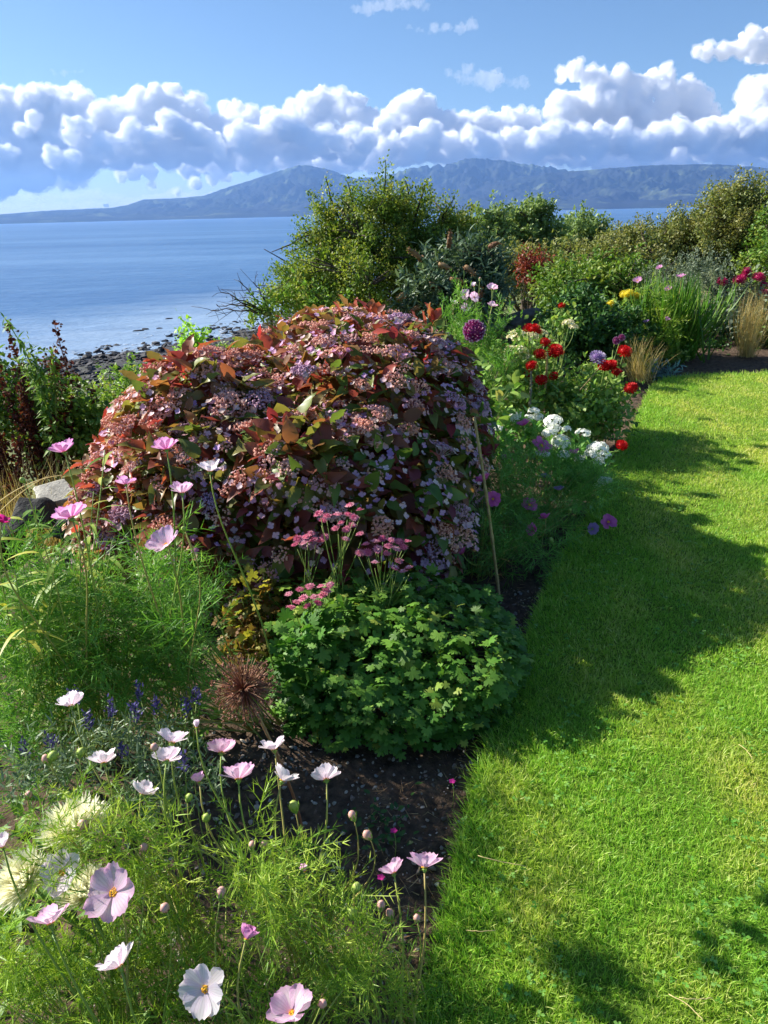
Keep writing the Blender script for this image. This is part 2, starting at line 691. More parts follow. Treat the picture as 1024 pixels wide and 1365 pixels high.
def hills():
    az = np.linspace(math.radians(-38), math.radians(46), 900)
    rr = np.concatenate((np.linspace(9000, 14500, 120), np.linspace(14600, 18600, 50)))
    A, Rr = np.meshgrid(az, rr)
    X, Y = Rr * np.sin(A), Rr * np.cos(A)
    Z = np.full_like(A, -80.0)
    g = 1 - np.abs(wave_noise(X, Y, 21, 5, 1500))
    g2 = wave_noise(X, Y, 22, 4, 520)
    g3 = 1 - 2 * np.abs(wave_noise(X, Y, 23, 4, 260))
    for k, (D, r0, px) in enumerate(RIDGES):
        ae = np.array([az_el(*p) for p in px])
        H = np.interp(az, ae[:, 0], np.tan(ae[:, 1])) * D - SEA_Z
        H = np.clip(H, 0, None) * (1 + (.035 if k == 1 else .014) * wave_noise(az * 900, az * 0, 30 + k, 4, 9))
        sh = r0 + 350 * wave_noise(az * 14000, az * 0, 40 + k, 3, 2600)
        t = np.clip((Rr - sh[None]) / (D - sh[None]), 0, 1)
        up = .12 * np.sqrt(t) + .88 * t ** 1.5
        dn = np.clip(1 - (Rr - D) / 2600, 0, 1)
        f = np.where(Rr < D, up, dn)
        slope = t * (1 - t) * 4 * (Rr < D)
        z = H[None] * f * (1 + slope * (.62 * (g - .75) + .20 * g2 + .10 * g3)) + SEA_Z - 6 + 10 * np.sqrt(t)
        Z = np.maximum(Z, np.where(t <= 0, -80, z))
    V = np.stack((X, Y, Z), -1).reshape(-1, 3)
    ny, nx = A.shape
    i = (np.arange(ny - 1)[:, None] * nx + np.arange(nx - 1)[None, :]).ravel()
    F = np.concatenate((np.stack((i, i + 1, i + nx + 1), 1), np.stack((i, i + nx + 1, i + nx), 1)))
    m, nt, N, L, out = nmat('hill_moorland')
    c = ramp(nt, [(.28, lin('#22292a')), (.42, lin('#30362f')), (.55, lin('#282b32')), (.72, lin('#464b36'))], noise(nt, .0011, 7, .62)).outputs[0]
    c = mix(nt, c, lin('#6a7450'), ramp(nt, [(.54, (0,) * 3), (.66, (.6,) * 3)], noise(nt, .0021, 6, .6)).outputs[0])
    p = N.new('ShaderNodeBsdfDiffuse')
    L.new(c, p.inputs['Color'])
    L.new(p.outputs[0], out.inputs[0])
    b = MB()
    b.add(V, F)
    o = b.build('hills', m)
    o['kind'] = 'structure'


hills()

# ---- haze: closed box round everything but the sky and the clouds
HAZE_DENSITY = 4.1e-5


def haze():
    m, nt, N, L, out = nmat('haze_air')
    v = N.new('ShaderNodeVolumePrincipled')
    v.inputs['Color'].default_value = (.29, .53, 1.0, 1)
    v.inputs['Density'].default_value = HAZE_DENSITY
    v.inputs['Anisotropy'].default_value = .25
    L.new(v.outputs[0], out.inputs['Volume'])
    x0, x1, y0, y1, z0, z1 = -22000., 22000., -22000., 22000., -90., 1045.
    V = [(x, y, z) for z in (z0, z1) for y in (y0, y1) for x in (x0, x1)]
    F = [(0, 2, 3), (0, 3, 1), (4, 5, 7), (4, 7, 6), (0, 1, 5), (0, 5, 4), (2, 6, 7), (2, 7, 3), (0, 4, 6), (0, 6, 2), (1, 3, 7), (1, 7, 5)]
    b = MB()
    b.add(V, F)
    o = b.build('haze', m, smooth=False)
    o['kind'] = 'stuff'


haze()
# ---------------------------------------------------------------- clouds (far beyond the haze box)

def m_cloud_vol(dens=.0125):
    m, nt, N, L, out = nmat('cloud_vapour')
    v = N.new('ShaderNodeVolumeScatter')
    v.inputs['Color'].default_value = (1, 1, 1, 1)
    v.inputs['Density'].default_value = dens
    v.inputs['Anisotropy'].default_value = .0
    L.new(v.outputs[0], out.inputs['Volume'])
    return m


M_CLOUD = m_cloud_vol()
M_VEIL = m_cloud_vol(.0022)



def cloud(name, lobes, D, seed, voxel=48, kids=(26, 14), flat=None, disp=1.0, mat=None, squash=1.0, veil=True):
    import bmesh
    r = np.random.default_rng(seed)
    sph = []
    for (px, py, rp) in lobes:
        c = at(px, py, D)
        R = rp / FPX * np.linalg.norm(c)
        c = c + np.array((0, r.uniform(-.6, .6) * R + .0, 0))
        sph.append((c, R, 0))
        for k in range(kids[0]):
            d = unit(r.normal(size=3) + np.array((0, -.5, .35)))
            d[2] = d[2] if d[2] > -.25 else abs(d[2]) * .6
            R2 = R * r.uniform(.22, .46)
            c2 = c + d * (R * r.uniform(.72, 1.0))
            sph.append((c2, R2, 1))
            for j in range(kids[1]):
                d2 = unit(r.normal(size=3) + d * 1.2 + np.array((0, 0, .3)))
                d2[2] = d2[2] if d2[2] > -.3 else abs(d2[2]) * .5
                sph.append((c2 + d2 * R2 * r.uniform(.75, 1.0), R2 * r.uniform(.28, .5), 2))
    bm = bmesh.new()
    bmesh.ops.create_icosphere(bm, subdivisions=2, radius=1)
    V = np.array([v.co[:] for v in bm.verts])
    F = np.array([[v.index for v in f.verts] for f in bm.faces])
    bm.free()
    bms = [(V, F)]
    b = MB()
    for c, R, lv in sph:
        W = V * R * np.array((1 / squash ** .5, 1, squash))
        if flat is not None:
            zb = flat - c[2]
            W[:, 2] = np.where(W[:, 2] < zb, zb + (W[:, 2] - zb) * .25, W[:, 2])
        b.add(W + c, F)
    me = b.mesh(name, mat or M_CLOUD)
    o = bpy.data.objects.new(name, me)
    COL.objects.link(o)
    md = o.modifiers.new('r', 'REMESH')
    md.mode = 'VOXEL'
    md.voxel_size = voxel
    md.use_smooth_shade = True
    for i, (sz, st) in enumerate(((900, 130), (330, 95), (150, 75), (75, 40))):
        tx = bpy.data.textures.new('puff', 'CLOUDS')
        tx.noise_scale = sz
        tx.noise_depth = 2
        dm = o.modifiers.new('d', 'DISPLACE')
        dm.texture = tx
        dm.texture_coords = 'LOCAL'
        dm.strength = st * disp * 2
        dm.mid_level = .5
    dg = bpy.context.evaluated_depsgraph_get()
    me2 = bpy.data.meshes.new_from_object(o.evaluated_get(dg))
    me2.name = name
    for md in list(o.modifiers):
        o.modifiers.remove(md)
    o.data = me2
    me2.polygons.foreach_set('use_smooth', np.full(len(me2.polygons), True))
    if not me2.materials:
        me2.materials.append(mat or M_CLOUD)
    me2.materials[0] = mat or M_CLOUD
    o['kind'] = 'stuff'
    if veil:          # a thin, ragged veil of vapour round the dense body
        v = bpy.data.objects.new('cloud_veil', me2.copy())
        COL.objects.link(v)
        for sz, st in ((700, 260), (190, 150), (80, 80)):
            tx = bpy.data.textures.new('veil', 'CLOUDS')
            tx.noise_scale = sz
            tx.noise_depth = 3
            dm = v.modifiers.new('d', 'DISPLACE')
            dm.texture = tx
            dm.texture_coords = 'LOCAL'
            dm.strength = st
            dm.mid_level = .38
        dg = bpy.context.evaluated_depsgraph_get()
        me3 = bpy.data.meshes.new_from_object(v.evaluated_get(dg))
        for md in list(v.modifiers):
            v.modifiers.remove(md)
        v.data = me3
        me3.materials[0] = M_VEIL
        v['kind'] = 'stuff'
    return o


BANK_L = [(-90, 190, 60), (-40, 165, 42), (5, 150, 32), (40, 150, 26), (25, 180, 40), (70, 140, 22), (97, 130, 20), (112, 150, 24), (85, 165, 30), (50, 205, 26), (0, 205, 32), (100, 190, 28), (118, 172, 20)]
BANK_M = [(122, 190, 20), (148, 158, 20), (135, 178, 24), (175, 165, 24), (168, 148, 16), (205, 150, 26), (232, 140, 22), (258, 152, 20), (272, 165, 14), (160, 200, 18), (195, 185, 24), (238, 178, 24), (225, 202, 16),
          (262, 196, 18), (300, 178, 20), (312, 155, 17), (330, 172, 22), (360, 172, 18), (358, 156, 10), (385, 172, 22), (405, 158, 22), (425, 145, 20), (437, 128, 13), (452, 136, 16), (470, 152, 20), (485, 170, 20), (440, 172, 28), (410, 185, 20), (345, 195, 18), (300, 202, 14), (385, 198, 15), (470, 195, 18)]
BANK_R = [(520, 165, 16), (535, 146, 15), (550, 136, 14), (566, 150, 16), (545, 165, 20), (585, 165, 16), (600, 158, 10), (620, 168, 18), (640, 162, 13), (655, 172, 17), (680, 160, 15), (700, 170, 18), (690, 152, 9),
          (745, 145, 16), (765, 135, 15), (752, 165, 18), (750, 95, 7), (765, 92, 10), (782, 102, 10), (800, 100, 9), (812, 116, 15), (795, 140, 20), (828, 100, 11), (845, 112, 14), (840, 140, 22), (868, 108, 11), (888, 92, 8), (884, 110, 13),
          (880, 135, 20), (915, 118, 14), (925, 135, 16), (935, 155, 16), (1000, 135, 18), (1022, 122, 18), (1020, 155, 24), (1060, 140, 36), (860, 165, 22), (800, 165, 18)]
LOW_R = [(520, 195, 15), (548, 190, 13), (575, 186, 14), (600, 196, 14), (630, 192, 14), (655, 196, 15), (682, 190, 14), (712, 196, 16), (738, 186, 15), (765, 190, 16), (795, 192, 17), (826, 190, 16), (850, 196, 15),
         (880, 190, 18), (905, 180, 14), (930, 188, 16), (960, 182, 18), (985, 175, 18), (1010, 182, 20), (1045, 180, 26), (560, 206, 10), (640, 208, 10), (700, 210, 9), (790, 208, 10), (860, 210, 9), (940, 206, 10)]
LOW_M = [(270, 216, 10), (300, 222, 11), (325, 214, 12), (350, 219, 10), (380, 212, 12), (400, 218, 8), (430, 212, 11), (460, 214, 10), (490, 210, 12), (285, 240, 7), (262, 246, 5), (300, 238, 6)]
LOW_L = [(-30, 230, 18), (5, 224, 12), (20, 240, 8), (36, 240, 10), (-5, 250, 12), (80, 242, 9), (96, 244, 7), (112, 243, 5), (180, 228, 10), (200, 231, 8), (160, 233, 6), (203, 247, 4), (236, 257, 4)]
BANK_L = [(x, y + 17, r) for x, y, r in BANK_L]
BANK_M = [(x, y + 7, r * .94) for x, y, r in BANK_M]
BANK_R = [(x, y + 6, r * .95) for x, y, r in BANK_R]
r0_ = np.random.default_rng(5)
MID = [(x + r0_.uniform(-6, 6), 196 - 20 * abs(math.sin(x * .021)) + r0_.uniform(-10, 8), r0_.uniform(7, 14)) for x in range(92, 520, 13)]
MID += [(45, 160, 7), (30, 172, 5), (-20, 196, 9), (8, 205, 8), (70, 210, 9), (100, 215, 9)]
CLOUDS = [('cumulus_cloud', MID, 24600, 15, {}), ('cumulus_cloud', BANK_L, 27500, 1, {}), ('cumulus_cloud', BANK_M, 26600, 2, {}), ('cumulus_cloud', BANK_R, 28000, 3, {}),
          ('cumulus_cloud', LOW_R, 25200, 5, dict()), ('cumulus_cloud', LOW_M, 30500, 6, dict()), ('cumulus_cloud', LOW_L, 31500, 7, dict()),
          ('cumulus_cloud', [(945, 70, 6), (965, 72, 8), (985, 64, 10), (1003, 55, 10), (1012, 66, 11), (1030, 60, 14), (1060, 66, 18), (930, 68, 3)], 26000, 4, {})]
# a farther bank that closes the gaps down to the hill tops, and thin wisps higher up
r_ = np.random.default_rng(77)
BACK = [(px, 212 + 7 * math.sin(px * .031) - (px > 500) * 4 + r_.uniform(-4, 4), r_.uniform(12, 17)) for px in range(255, 1100, 15)]
CLOUDS.append(('cumulus_cloud', BACK, 33000, 8, dict(kids=(9, 6))))
THIN = m_cloud_vol(.0008)
for sd, lb in ((11, [(478, 14, 3), (490, 12, 4), (505, 10, 5), (522, 8, 6), (538, 7, 6), (555, 8, 5), (570, 11, 3)]),
               (12, [(545, 38, 3), (560, 40, 4), (578, 40, 5), (596, 38, 5), (612, 37, 5), (628, 36, 4)]),
               (13, [(70, 97, 2), (80, 98, 3), (92, 97, 4), (103, 97, 3), (112, 96, 2)]),
               (14, [(598, 97, 4), (612, 104, 6), (624, 94, 6), (622, 108, 5), (640, 106, 7), (655, 112, 8), (668, 106, 7), (684, 113, 6), (698, 112, 5)])):
    CLOUDS.append(('wispy_cloud', lb, 26500, sd, dict(kids=(22, 8), mat=THIN, veil=False, squash=.32 if sd != 14 else .7, disp=1.6)))
CLOUDS.append(('wispy_cloud', [(px, 264 + 5 * math.sin(px * .05) + r_.uniform(-5, 5), r_.uniform(5, 9)) for px in range(-120, 330, 9)], 36000, 21, dict(kids=(8, 3), mat=THIN, veil=False, squash=.35)))
CLOUDS.append(('wispy_cloud', [(px, 276 + r_.uniform(-3, 3), r_.uniform(4, 7)) for px in range(-120, 300, 9)], 38000, 22, dict(kids=(8, 3), mat=THIN, veil=False, squash=.35)))
for nm, lb, D, sd, kw in CLOUDS:
    cloud(nm, lb, D, sd, **kw)
# ---------------------------------------------------------------- lawn, soil, wall
LAWN_PX = [(552, 1365), (572, 1290), (592, 1210), (612, 1120), (632, 1040), (650, 985), (672, 925), (694, 868), (716, 812), (738, 765), (758, 728), (780, 690), (806, 640),
           (826, 604), (842, 572), (856, 540), (868, 516), (890, 503), (930, 500), (1024, 497)]
EDGE = np.array([gnd(*p)[:2] for p in LAWN_PX])
LAWN = np.vstack(([[-.35, -3.0], [-.12, -.6], [-.02, .5]], EDGE, [[7.5, EDGE[-1, 1] + .35], [9.5, 6], [9.5, -3]]))


def inside(P, poly):
    x, y = P[:, 0], P[:, 1]
    c = np.zeros(len(P), bool)
    n = len(poly)
    for i in range(n):
        x1, y1 = poly[i]
        x2, y2 = poly[(i + 1) % n]
        k = ((y1 > y) != (y2 > y)) & (x < (x2 - x1) * (y - y1) / (y2 - y1 + 1e-12) + x1)
        c ^= k
    return c


def dist_edge(P, line):
    d = np.full(len(P), 1e9)
    nn = np.zeros((len(P), 2))
    for i in range(len(line) - 1):
        a, b_ = line[i], line[i + 1]
        ab = b_ - a
        t = np.clip(((P - a) @ ab) / (ab @ ab), 0, 1)
        q = a + t[:, None] * ab
        dd = np.linalg.norm(P - q, axis=1)
        k = dd < d
        d[k] = dd[k]
        nn[k] = (P - q)[k] / (dd[k, None] + 1e-9)
    return d, nn


BED_LINE = LAWN[:23]


def m_turf():
    m, nt, N, L, out = nmat('lawn_turf')
    c = ramp(nt, [(.25, lin('#47601f')), (.5, lin('#607f2b')), (.7, lin('#7d943e')), (.9, lin('#a09a55'))], noise(nt, 14, 8, .7)).outputs[0]
    c = mix(nt, c, lin('#5a6a25'), ramp(nt, [(.35, (0,) * 3), (.7, (.8,) * 3)], noise(nt, 1.3, 4)).outputs[0])
    p = N.new('ShaderNodeBsdfPrincipled')
    L.new(c, p.inputs['Base Color'])
    p.inputs['Roughness'].default_value = .95
    p.inputs['Specular IOR Level'].default_value = .1
    L.new(p.outputs[0], out.inputs[0])
    return m


def lawn():
    n = len(LAWN)
    top = np.column_stack((LAWN, np.zeros(n)))
    # fan from an inner point sees every edge of this polygon
    c = np.array([[4.5, 3.0, 0.0]])
    b = MB()
    b.add(np.vstack((top, c)), [(i, (i + 1) % n, n) for i in range(n)])
    low = np.column_stack((LAWN, np.full(n, -.09)))
    b.add(np.vstack((top, low)), [t for i in range(n) for t in ((i, n + i, (i + 1) % n), ((i + 1) % n, n + i, n + (i + 1) % n))])
    o = b.build('lawn', m_turf(), smooth=False)
    o['kind'] = 'structure'


lawn()
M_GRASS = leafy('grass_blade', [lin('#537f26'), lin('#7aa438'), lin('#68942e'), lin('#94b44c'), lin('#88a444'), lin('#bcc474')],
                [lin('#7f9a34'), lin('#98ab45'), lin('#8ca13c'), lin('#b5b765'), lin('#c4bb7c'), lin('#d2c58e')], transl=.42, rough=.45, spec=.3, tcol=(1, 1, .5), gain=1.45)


def grass():
    b = MB()
    tp = [blade_tpl(.5, 3, bd) for bd in (.05, .25, .45, .7)]
    tot = 0
    for (x0, y0, y1, x1, dens) in ((1.4, -.8, 2.2, 4.6, 5500), (2.3, 2.2, 5, 5.2, 5000), (4.9, 5, 8.4, 7.5, 3500), ) + tuple((-.4, *q_) for q_ in ((-.8, .5, 3, 4000), (.5, 1.3, 1.5, 56000), (1.3, 2.2, 1.9, 48000), (2.2, 3.4, 2.5, 32000), (3.4, 5, 3.2, 18000), (5, 8.4, 5.0, 9500))):
        N = int((x1 - x0) * (y1 - y0) * dens)
        P = np.column_stack((rng.uniform(x0, x1, N), rng.uniform(y0, y1, N)))
        P = P[inside(P, LAWN)]
        N = len(P)
        tot += N
        d, nn = dist_edge(P, BED_LINE)
        patch = wave_noise(P[:, 0], P[:, 1], 51, 4, .5)
        tuft = wave_noise(P[:, 0], P[:, 1], 52, 3, .09)
        edge = np.exp(-d / .05)
        edge2 = np.exp(-d / .22)
        ln = rng.uniform(.014, .031, N) * (1 + .25 * patch) * (1 + .22 * tuft) * (1 + edge * rng.uniform(0, 1.3, N) + .28 * edge2)
        lay = np.where(rng.random(N) < .22, 2.2, 1.0)[:, None]
        lean = rng.normal(size=(N, 2)) * .42 * lay + np.column_stack((np.sin(7 * patch), np.cos(7 * patch))) * .22
        lean = lean - nn * edge[:, None] * .9
        dv = np.column_stack((lean, np.ones(N)))
        rnd = np.clip(rng.beta(2, 2.6, N) + .12 * patch, 0, 1)
        rnd = np.where(rng.random(N) < .04, rng.uniform(.85, 1, N), rnd)
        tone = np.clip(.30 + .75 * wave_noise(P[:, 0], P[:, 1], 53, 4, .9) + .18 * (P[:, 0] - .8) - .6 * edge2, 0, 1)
        pos = np.column_stack((P, np.full(N, -.004)))
        k = rng.integers(0, 4, N)
        wd = rng.uniform(.0016, .0030, N) * (1 + .35 * (y0 > 2) + .5 * (y0 > 4) + 1.2 * (x0 > 0))
        for i in range(4):
            q = k == i
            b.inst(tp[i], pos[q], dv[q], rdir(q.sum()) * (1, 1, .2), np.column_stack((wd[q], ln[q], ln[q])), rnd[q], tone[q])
    print('blades', tot)
    o = b.build('grass', M_GRASS)
    tag(o, 'short mown green grass of the lawn beside the flower border', 'grass', kind='stuff')


grass()


def clover():
    b = MB()
    lf = leaf_tpl(.42, 3, .12, .1, .62)
    N = 5200
    P = np.column_stack((rng.uniform(-.1, 2.2, N), .7 + 5 * rng.random(N) ** 1.6))
    P = P[inside(P, LAWN)]
    P = P[wave_noise(P[:, 0], P[:, 1], 58, 3, .5) > .05]
    z = rng.uniform(.012, .03, len(P))
    a0 = rng.uniform(0, 6.3, len(P))
    rn = rng.random(len(P))
    for k in range(3):
        a = a0 + k * 2.1
        d = np.column_stack((np.cos(a), np.sin(a), rng.uniform(-.1, .35, len(P))))
        b.inst(lf, np.column_stack((P, z)), d, UP + .3 * rdir(len(P)), rng.uniform(.006, .012, len(P)), rn)
    m = leafy('clover_leaf', [lin('#3f7020'), lin('#5d8f35'), lin('#7ea552')], transl=.3)
    o = b.build('clover', m)
    tag(o, 'small round clover leaves scattered through the lawn grass', 'clover', kind='stuff')


clover()

M_SOIL = solid('dark_soil', lin('#3a2e26'), lin('#725e4c'), 30, .95, .6, 90)


def soil():
    xs, ys = np.concatenate((np.arange(-2.6, 2.0, .022), np.arange(2.0, 7.5, .1))), np.arange(-.4, 9.9, .03)

    def zf(X, Y):
        P = np.column_stack((X.ravel(), Y.ravel()))
        d, _ = dist_edge(P, BED_LINE)
        d = d.reshape(X.shape)
        z = -.055 + .012 * wave_noise(X, Y, 61, 4, .16) + .008 * wave_noise(X, Y, 62, 3, .05)
        z = z + .05 * np.clip((d - .25) / .8, 0, 1)
        z = np.where(inside(P, LAWN).reshape(X.shape), -.075, z)
        s = sdist(X, Y)
        return np.where(s > -.2, -.068 - 1.2 * np.clip(s + .2, 0, 1), z)
    V, F = grid_mesh(xs, ys, zf)
    keep = sdist(V[F[:, 0], 0], V[F[:, 0], 1]) < .2
    b = MB()
    b.add(V, F[keep])
    o = b.build('soil_bed', M_SOIL)
    o['kind'] = 'structure'

    def zs(P):
        d, _ = dist_edge(P, BED_LINE)
        return -.055 + .012 * wave_noise(P[:, 0], P[:, 1], 61, 4, .16) + .008 * wave_noise(P[:, 0], P[:, 1], 62, 3, .05) + .05 * np.clip((d - .25) / .8, 0, 1)
    # pebbles, bark chips and dry litter
    m = leafy('pebble_and_bark', [lin('#4a423c'), lin('#7b7068'), lin('#9c9690'), lin('#6a5444'), lin('#b5aa9c'), lin('#5c666c')], transl=0, rough=.85)
    b = MB()
    N = 9000
    P = np.column_stack((rng.uniform(-1.2, .95, N), rng.uniform(.75, 3.0, N)))
    d, _ = dist_edge(P, BED_LINE)
    P = P[~inside(P, LAWN) & (d < 1.0)]
    N = len(P)
    sz = .0028 + .0085 * rng.random(N) ** 3.5
    k = rng.integers(0, 5, N)
    zz = zs(P)
    for i in range(5):
        V, F, T = icorock(100 + i, 1)
        q = k == i
        b.inst((V, F, T), np.column_stack((P[q], zz[q] + sz[q] * .3)), rdir(q.sum()), UP + .5 * rdir(q.sum()), np.column_stack((sz[q], sz[q] * rng.uniform(.7, 1.8, q.sum()), sz[q] * .6)))
    o = b.build('gravel', m, smooth=False)
    tag(o, 'small pebbles and bark chips strewn over the dark soil', 'gravel', kind='stuff')
    b = MB()
    N = 5200
    P = np.column_stack((rng.uniform(-.6, .7, N), rng.uniform(.85, 3.3, N)))
    d, _ = dist_edge(P, BED_LINE)
    P = P[~inside(P, LAWN) & (d < .28) & (wave_noise(P[:, 0], P[:, 1], 66, 2, .4) > -.15)]
    N = len(P)
    b.inst(blade_tpl(.5, 2, .2), np.column_stack((P, zs(P) + .006)), rdir(N) * (1, 1, .25), UP + .5 * rdir(N), np.column_stack((rng.uniform(.001, .004, N), rng.uniform(.01, .05, N), rng.uniform(.01, .03, N))))
    m = leafy('dry_litter', [lin('#8a7350'), lin('#b59c72'), lin('#6c5238'), lin('#a9835a')], transl=.1, rough=.8)
    o = b.build('dead_leaves', m)
    b = MB()
    N = 3400
    P = np.column_stack((rng.uniform(-2.6, -.55, N), rng.uniform(-.3, 3.4, N)))
    P = P[(sdist(P[:, 0], P[:, 1]) < -.1) & (wave_noise(P[:, 0], P[:, 1], 67, 3, .6) > -.1)]
    N = len(P)
    for t_, s_ in ((leaf_tpl(.3, 3, .2, .2, .45), .05), (leaf_tpl(.12, 3, .15, .4, .4), .08)):
        b.inst(t_, np.column_stack((P, zs(P) + rng.uniform(.0, .12, N))), rdir(N) + .5 * UP, UP + .6 * rdir(N), s_ * rng.uniform(.5, 1.2, N), rng.random(N))
    og = b.build('ground_cover', leafy('low_weed_leaf', [lin('#3f6426'), lin('#587e34'), lin('#6f9442'), lin('#4a702c')], transl=.3))
    tag(og, 'low green leafy ground cover between the cosmos and the stone wall', 'ground cover', kind='stuff')
    tag(o, 'dry brown leaf and stalk litter on the soil along the lawn edge', 'leaf litter', kind='stuff')


soil()

# ---- dry stone wall behind the bed, with its flat coping stone showing at the left
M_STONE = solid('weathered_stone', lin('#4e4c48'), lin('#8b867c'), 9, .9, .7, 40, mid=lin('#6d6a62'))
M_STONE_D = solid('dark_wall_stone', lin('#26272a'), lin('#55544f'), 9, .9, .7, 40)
M_SLAB = solid('pale_flagstone', lin('#8d8a80'), lin('#c2beb0'), 16, .85, .45, 70, mid=lin('#aaa79c'))


def wall():
    root = thing('stone_wall', 'low dry stone wall of dark rough stones running behind the flower border', 'stone wall', (WA[0], WA[1], -.5))
    b = MB()
    L = 13.0
    r = np.random.default_rng(9)
    for course in range(5):
        t = -3.2
        while t < L - 3:
            w = r.uniform(.16, .42)
            p = WA + WU * t + WN * (.14 + r.uniform(-.04, .04))
            z = -.55 + course * .14 + r.uniform(-.02, .02)
            b.inst(icorock(int(r.integers(1, 30)), 2), [[*p, z]], [[*WU, r.uniform(-.1, .1)]], UP + .1 * rdir(1), [[.17, w * .62, .095]])
            t += w * 1.02
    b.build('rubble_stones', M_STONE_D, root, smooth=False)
    return root


wall()


def block(b, c, ax, ay, az, seed, jit=.06, sub_=3, bevel=.25):
    """a rounded, chipped block"""
    import bmesh
    bm = bmesh.new()
    bmesh.ops.create_cube(bm, size=2)
    bmesh.ops.bevel(bm, geom=bm.edges[:], offset=bevel, segments=2, affect='EDGES', profile=.6)
    bmesh.ops.subdivide_edges(bm, edges=bm.edges[:], cuts=2, use_grid_fill=True)
    bmesh.ops.triangulate(bm, faces=bm.faces[:])
    V = np.array([v.co[:] for v in bm.verts])
    F = np.array([[v.index for v in f.verts] for f in bm.faces])
    bm.free()
    V = V + jit * np.stack([wave_noise(V[:, 0] + 3 * V[:, 2], V[:, 1] + 2 * V[:, 2], seed + k, 3, 1.3) for k in range(3)], 1)
    b.add(np.asarray(c) + V @ np.array((ax, ay, az)), F)


def stones():
    p = at(88, 657, 3.62)
    d = np.array((.93, .30, .12))
    n = np.array((-.10, -.42, .90))
    y = unit(np.cross(n, d))
    b = MB()
    block(b, p, d * .145, y * .085, n * .028, 5, .10)
    tag(b.build('flagstone', M_SLAB, smooth=True), 'pale flat stone slab lying tilted on the wall top at the left', 'stone slab')
    for i, (px, py, Y, s, lab) in enumerate(((36, 690, 3.42, .12, 'dark shaded boulder below the pale slab at the left edge'),
                                             (98, 704, 3.40, .09, 'small dark rock under the pale slab and beside the hydrangea'))):
        c = at(px, py, Y)
        b = MB()
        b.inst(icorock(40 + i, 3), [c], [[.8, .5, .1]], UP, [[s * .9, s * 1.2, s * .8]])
        tag(b.build('boulder', M_STONE_D, smooth=False), lab, 'boulder', 'wall stones showing in the border')
    for i, (px, py, Y, s, lab) in enumerate(((690, 424, 8.3, .30, 'grey boulder on the old wall behind the red dahlias'),
                                             (655, 428, 8.0, .17, 'smaller grey rock half hidden by the feathery green cosmos'))):
        c = at(px, py, Y)
        c[2] -= .1
        b = MB()
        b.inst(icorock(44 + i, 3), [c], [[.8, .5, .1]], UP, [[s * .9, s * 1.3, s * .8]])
        tag(b.build('boulder', M_STONE, smooth=False), lab, 'boulder', 'wall stones showing in the border')


stones()


# ---- shore: boulder field at the tide line, single rocks in the water
def shore():
    m = solid('wet_shore_rock', lin('#17181c'), lin('#3b3a40'), 1.5, .75, .5, 6)
    b = MB()
    N = 9000
    t = rng.uniform(10, 330, N)
    s = rng.uniform(76, 112, N)
    P = WA + t[:, None] * WU + s[:, None] * WN
    z = terrain_z(P[:, 0], P[:, 1])
    k = (z > SEA_Z - .25) & (z < -18.0)
    P, z = P[k], z[k]
    N = len(P)
    sz = .18 + .75 * rng.random(N) ** 3
    g = rng.integers(0, 6, N)
    for i in range(6):
        q = g == i
        b.inst(icorock(200 + i, 1), np.column_stack((P[q], z[q] + sz[q] * .15)), rdir(q.sum()) * (1, 1, .2), UP + .3 * rdir(q.sum()), np.column_stack((sz[q], sz[q] * 1.3, sz[q] * .6)))
    tag(b.build('shore_rocks', m, smooth=False), 'dark wet boulders massed along the shore below the garden', 'shore rocks', kind='stuff')
    for i, (px, py, s, lab) in enumerate(((183, 441, .9, 'small dark rock standing in the sea off the shore, leftmost of its row'),
                                          (194, 439, .8, 'dark rock in the sea just right of the leftmost one'),
                                          (225, 425, .7, 'far small rock in the sea, the one nearest the hills'),
                                          (213, 438, .6, 'dark rock in the shallows closest to the shore boulders'))):
        c = gnd(px, py, SEA_Z)
        b = MB()
        b.inst(icorock(230 + i, 2), [c], [[1, .2, 0]], UP, [[s * .9, s * 1.5, s * .45]])
        tag(b.build('sea_rock', m, smooth=False), lab, 'rock', 'rocks standing in the sea')
    mf, nt, N_, L_, out = nmat('surf_and_glint')
    d = N_.new('ShaderNodeBsdfDiffuse')
    d.inputs['Color'].default_value = (.75, .8, .85, 1)  # white strips are surf, and also paint the silver glint on the water
    L_.new(d.outputs[0], out.inputs[0])
    b = MB()
    N = 1100
    t = rng.uniform(30, 330, N)
    P = WA + t[:, None] * WU + 0 * WN
    for i in range(N):
        # march outwards to the waterline
        ss = np.linspace(78, 132, 120)
        Q = P[i] + ss[:, None] * WN
        zz = terrain_z(Q[:, 0], Q[:, 1])
        j = np.argmax(zz < SEA_Z)
        c = np.array((*Q[j], SEA_Z + .03)) + np.array((*(WN * rng.exponential(3.5)), 0))
        b.inst(icorock(240, 1), [c], [[*(WU + .15 * rng.normal(size=2)), 0]], UP, [[rng.uniform(.1, .3), rng.uniform(.5, 2.6), .03]])
    tag(b.build('surf_and_glint', mf, smooth=True), 'thin white lines of surf and painted glint along the rocky shore', 'surf', kind='stuff')


shore()
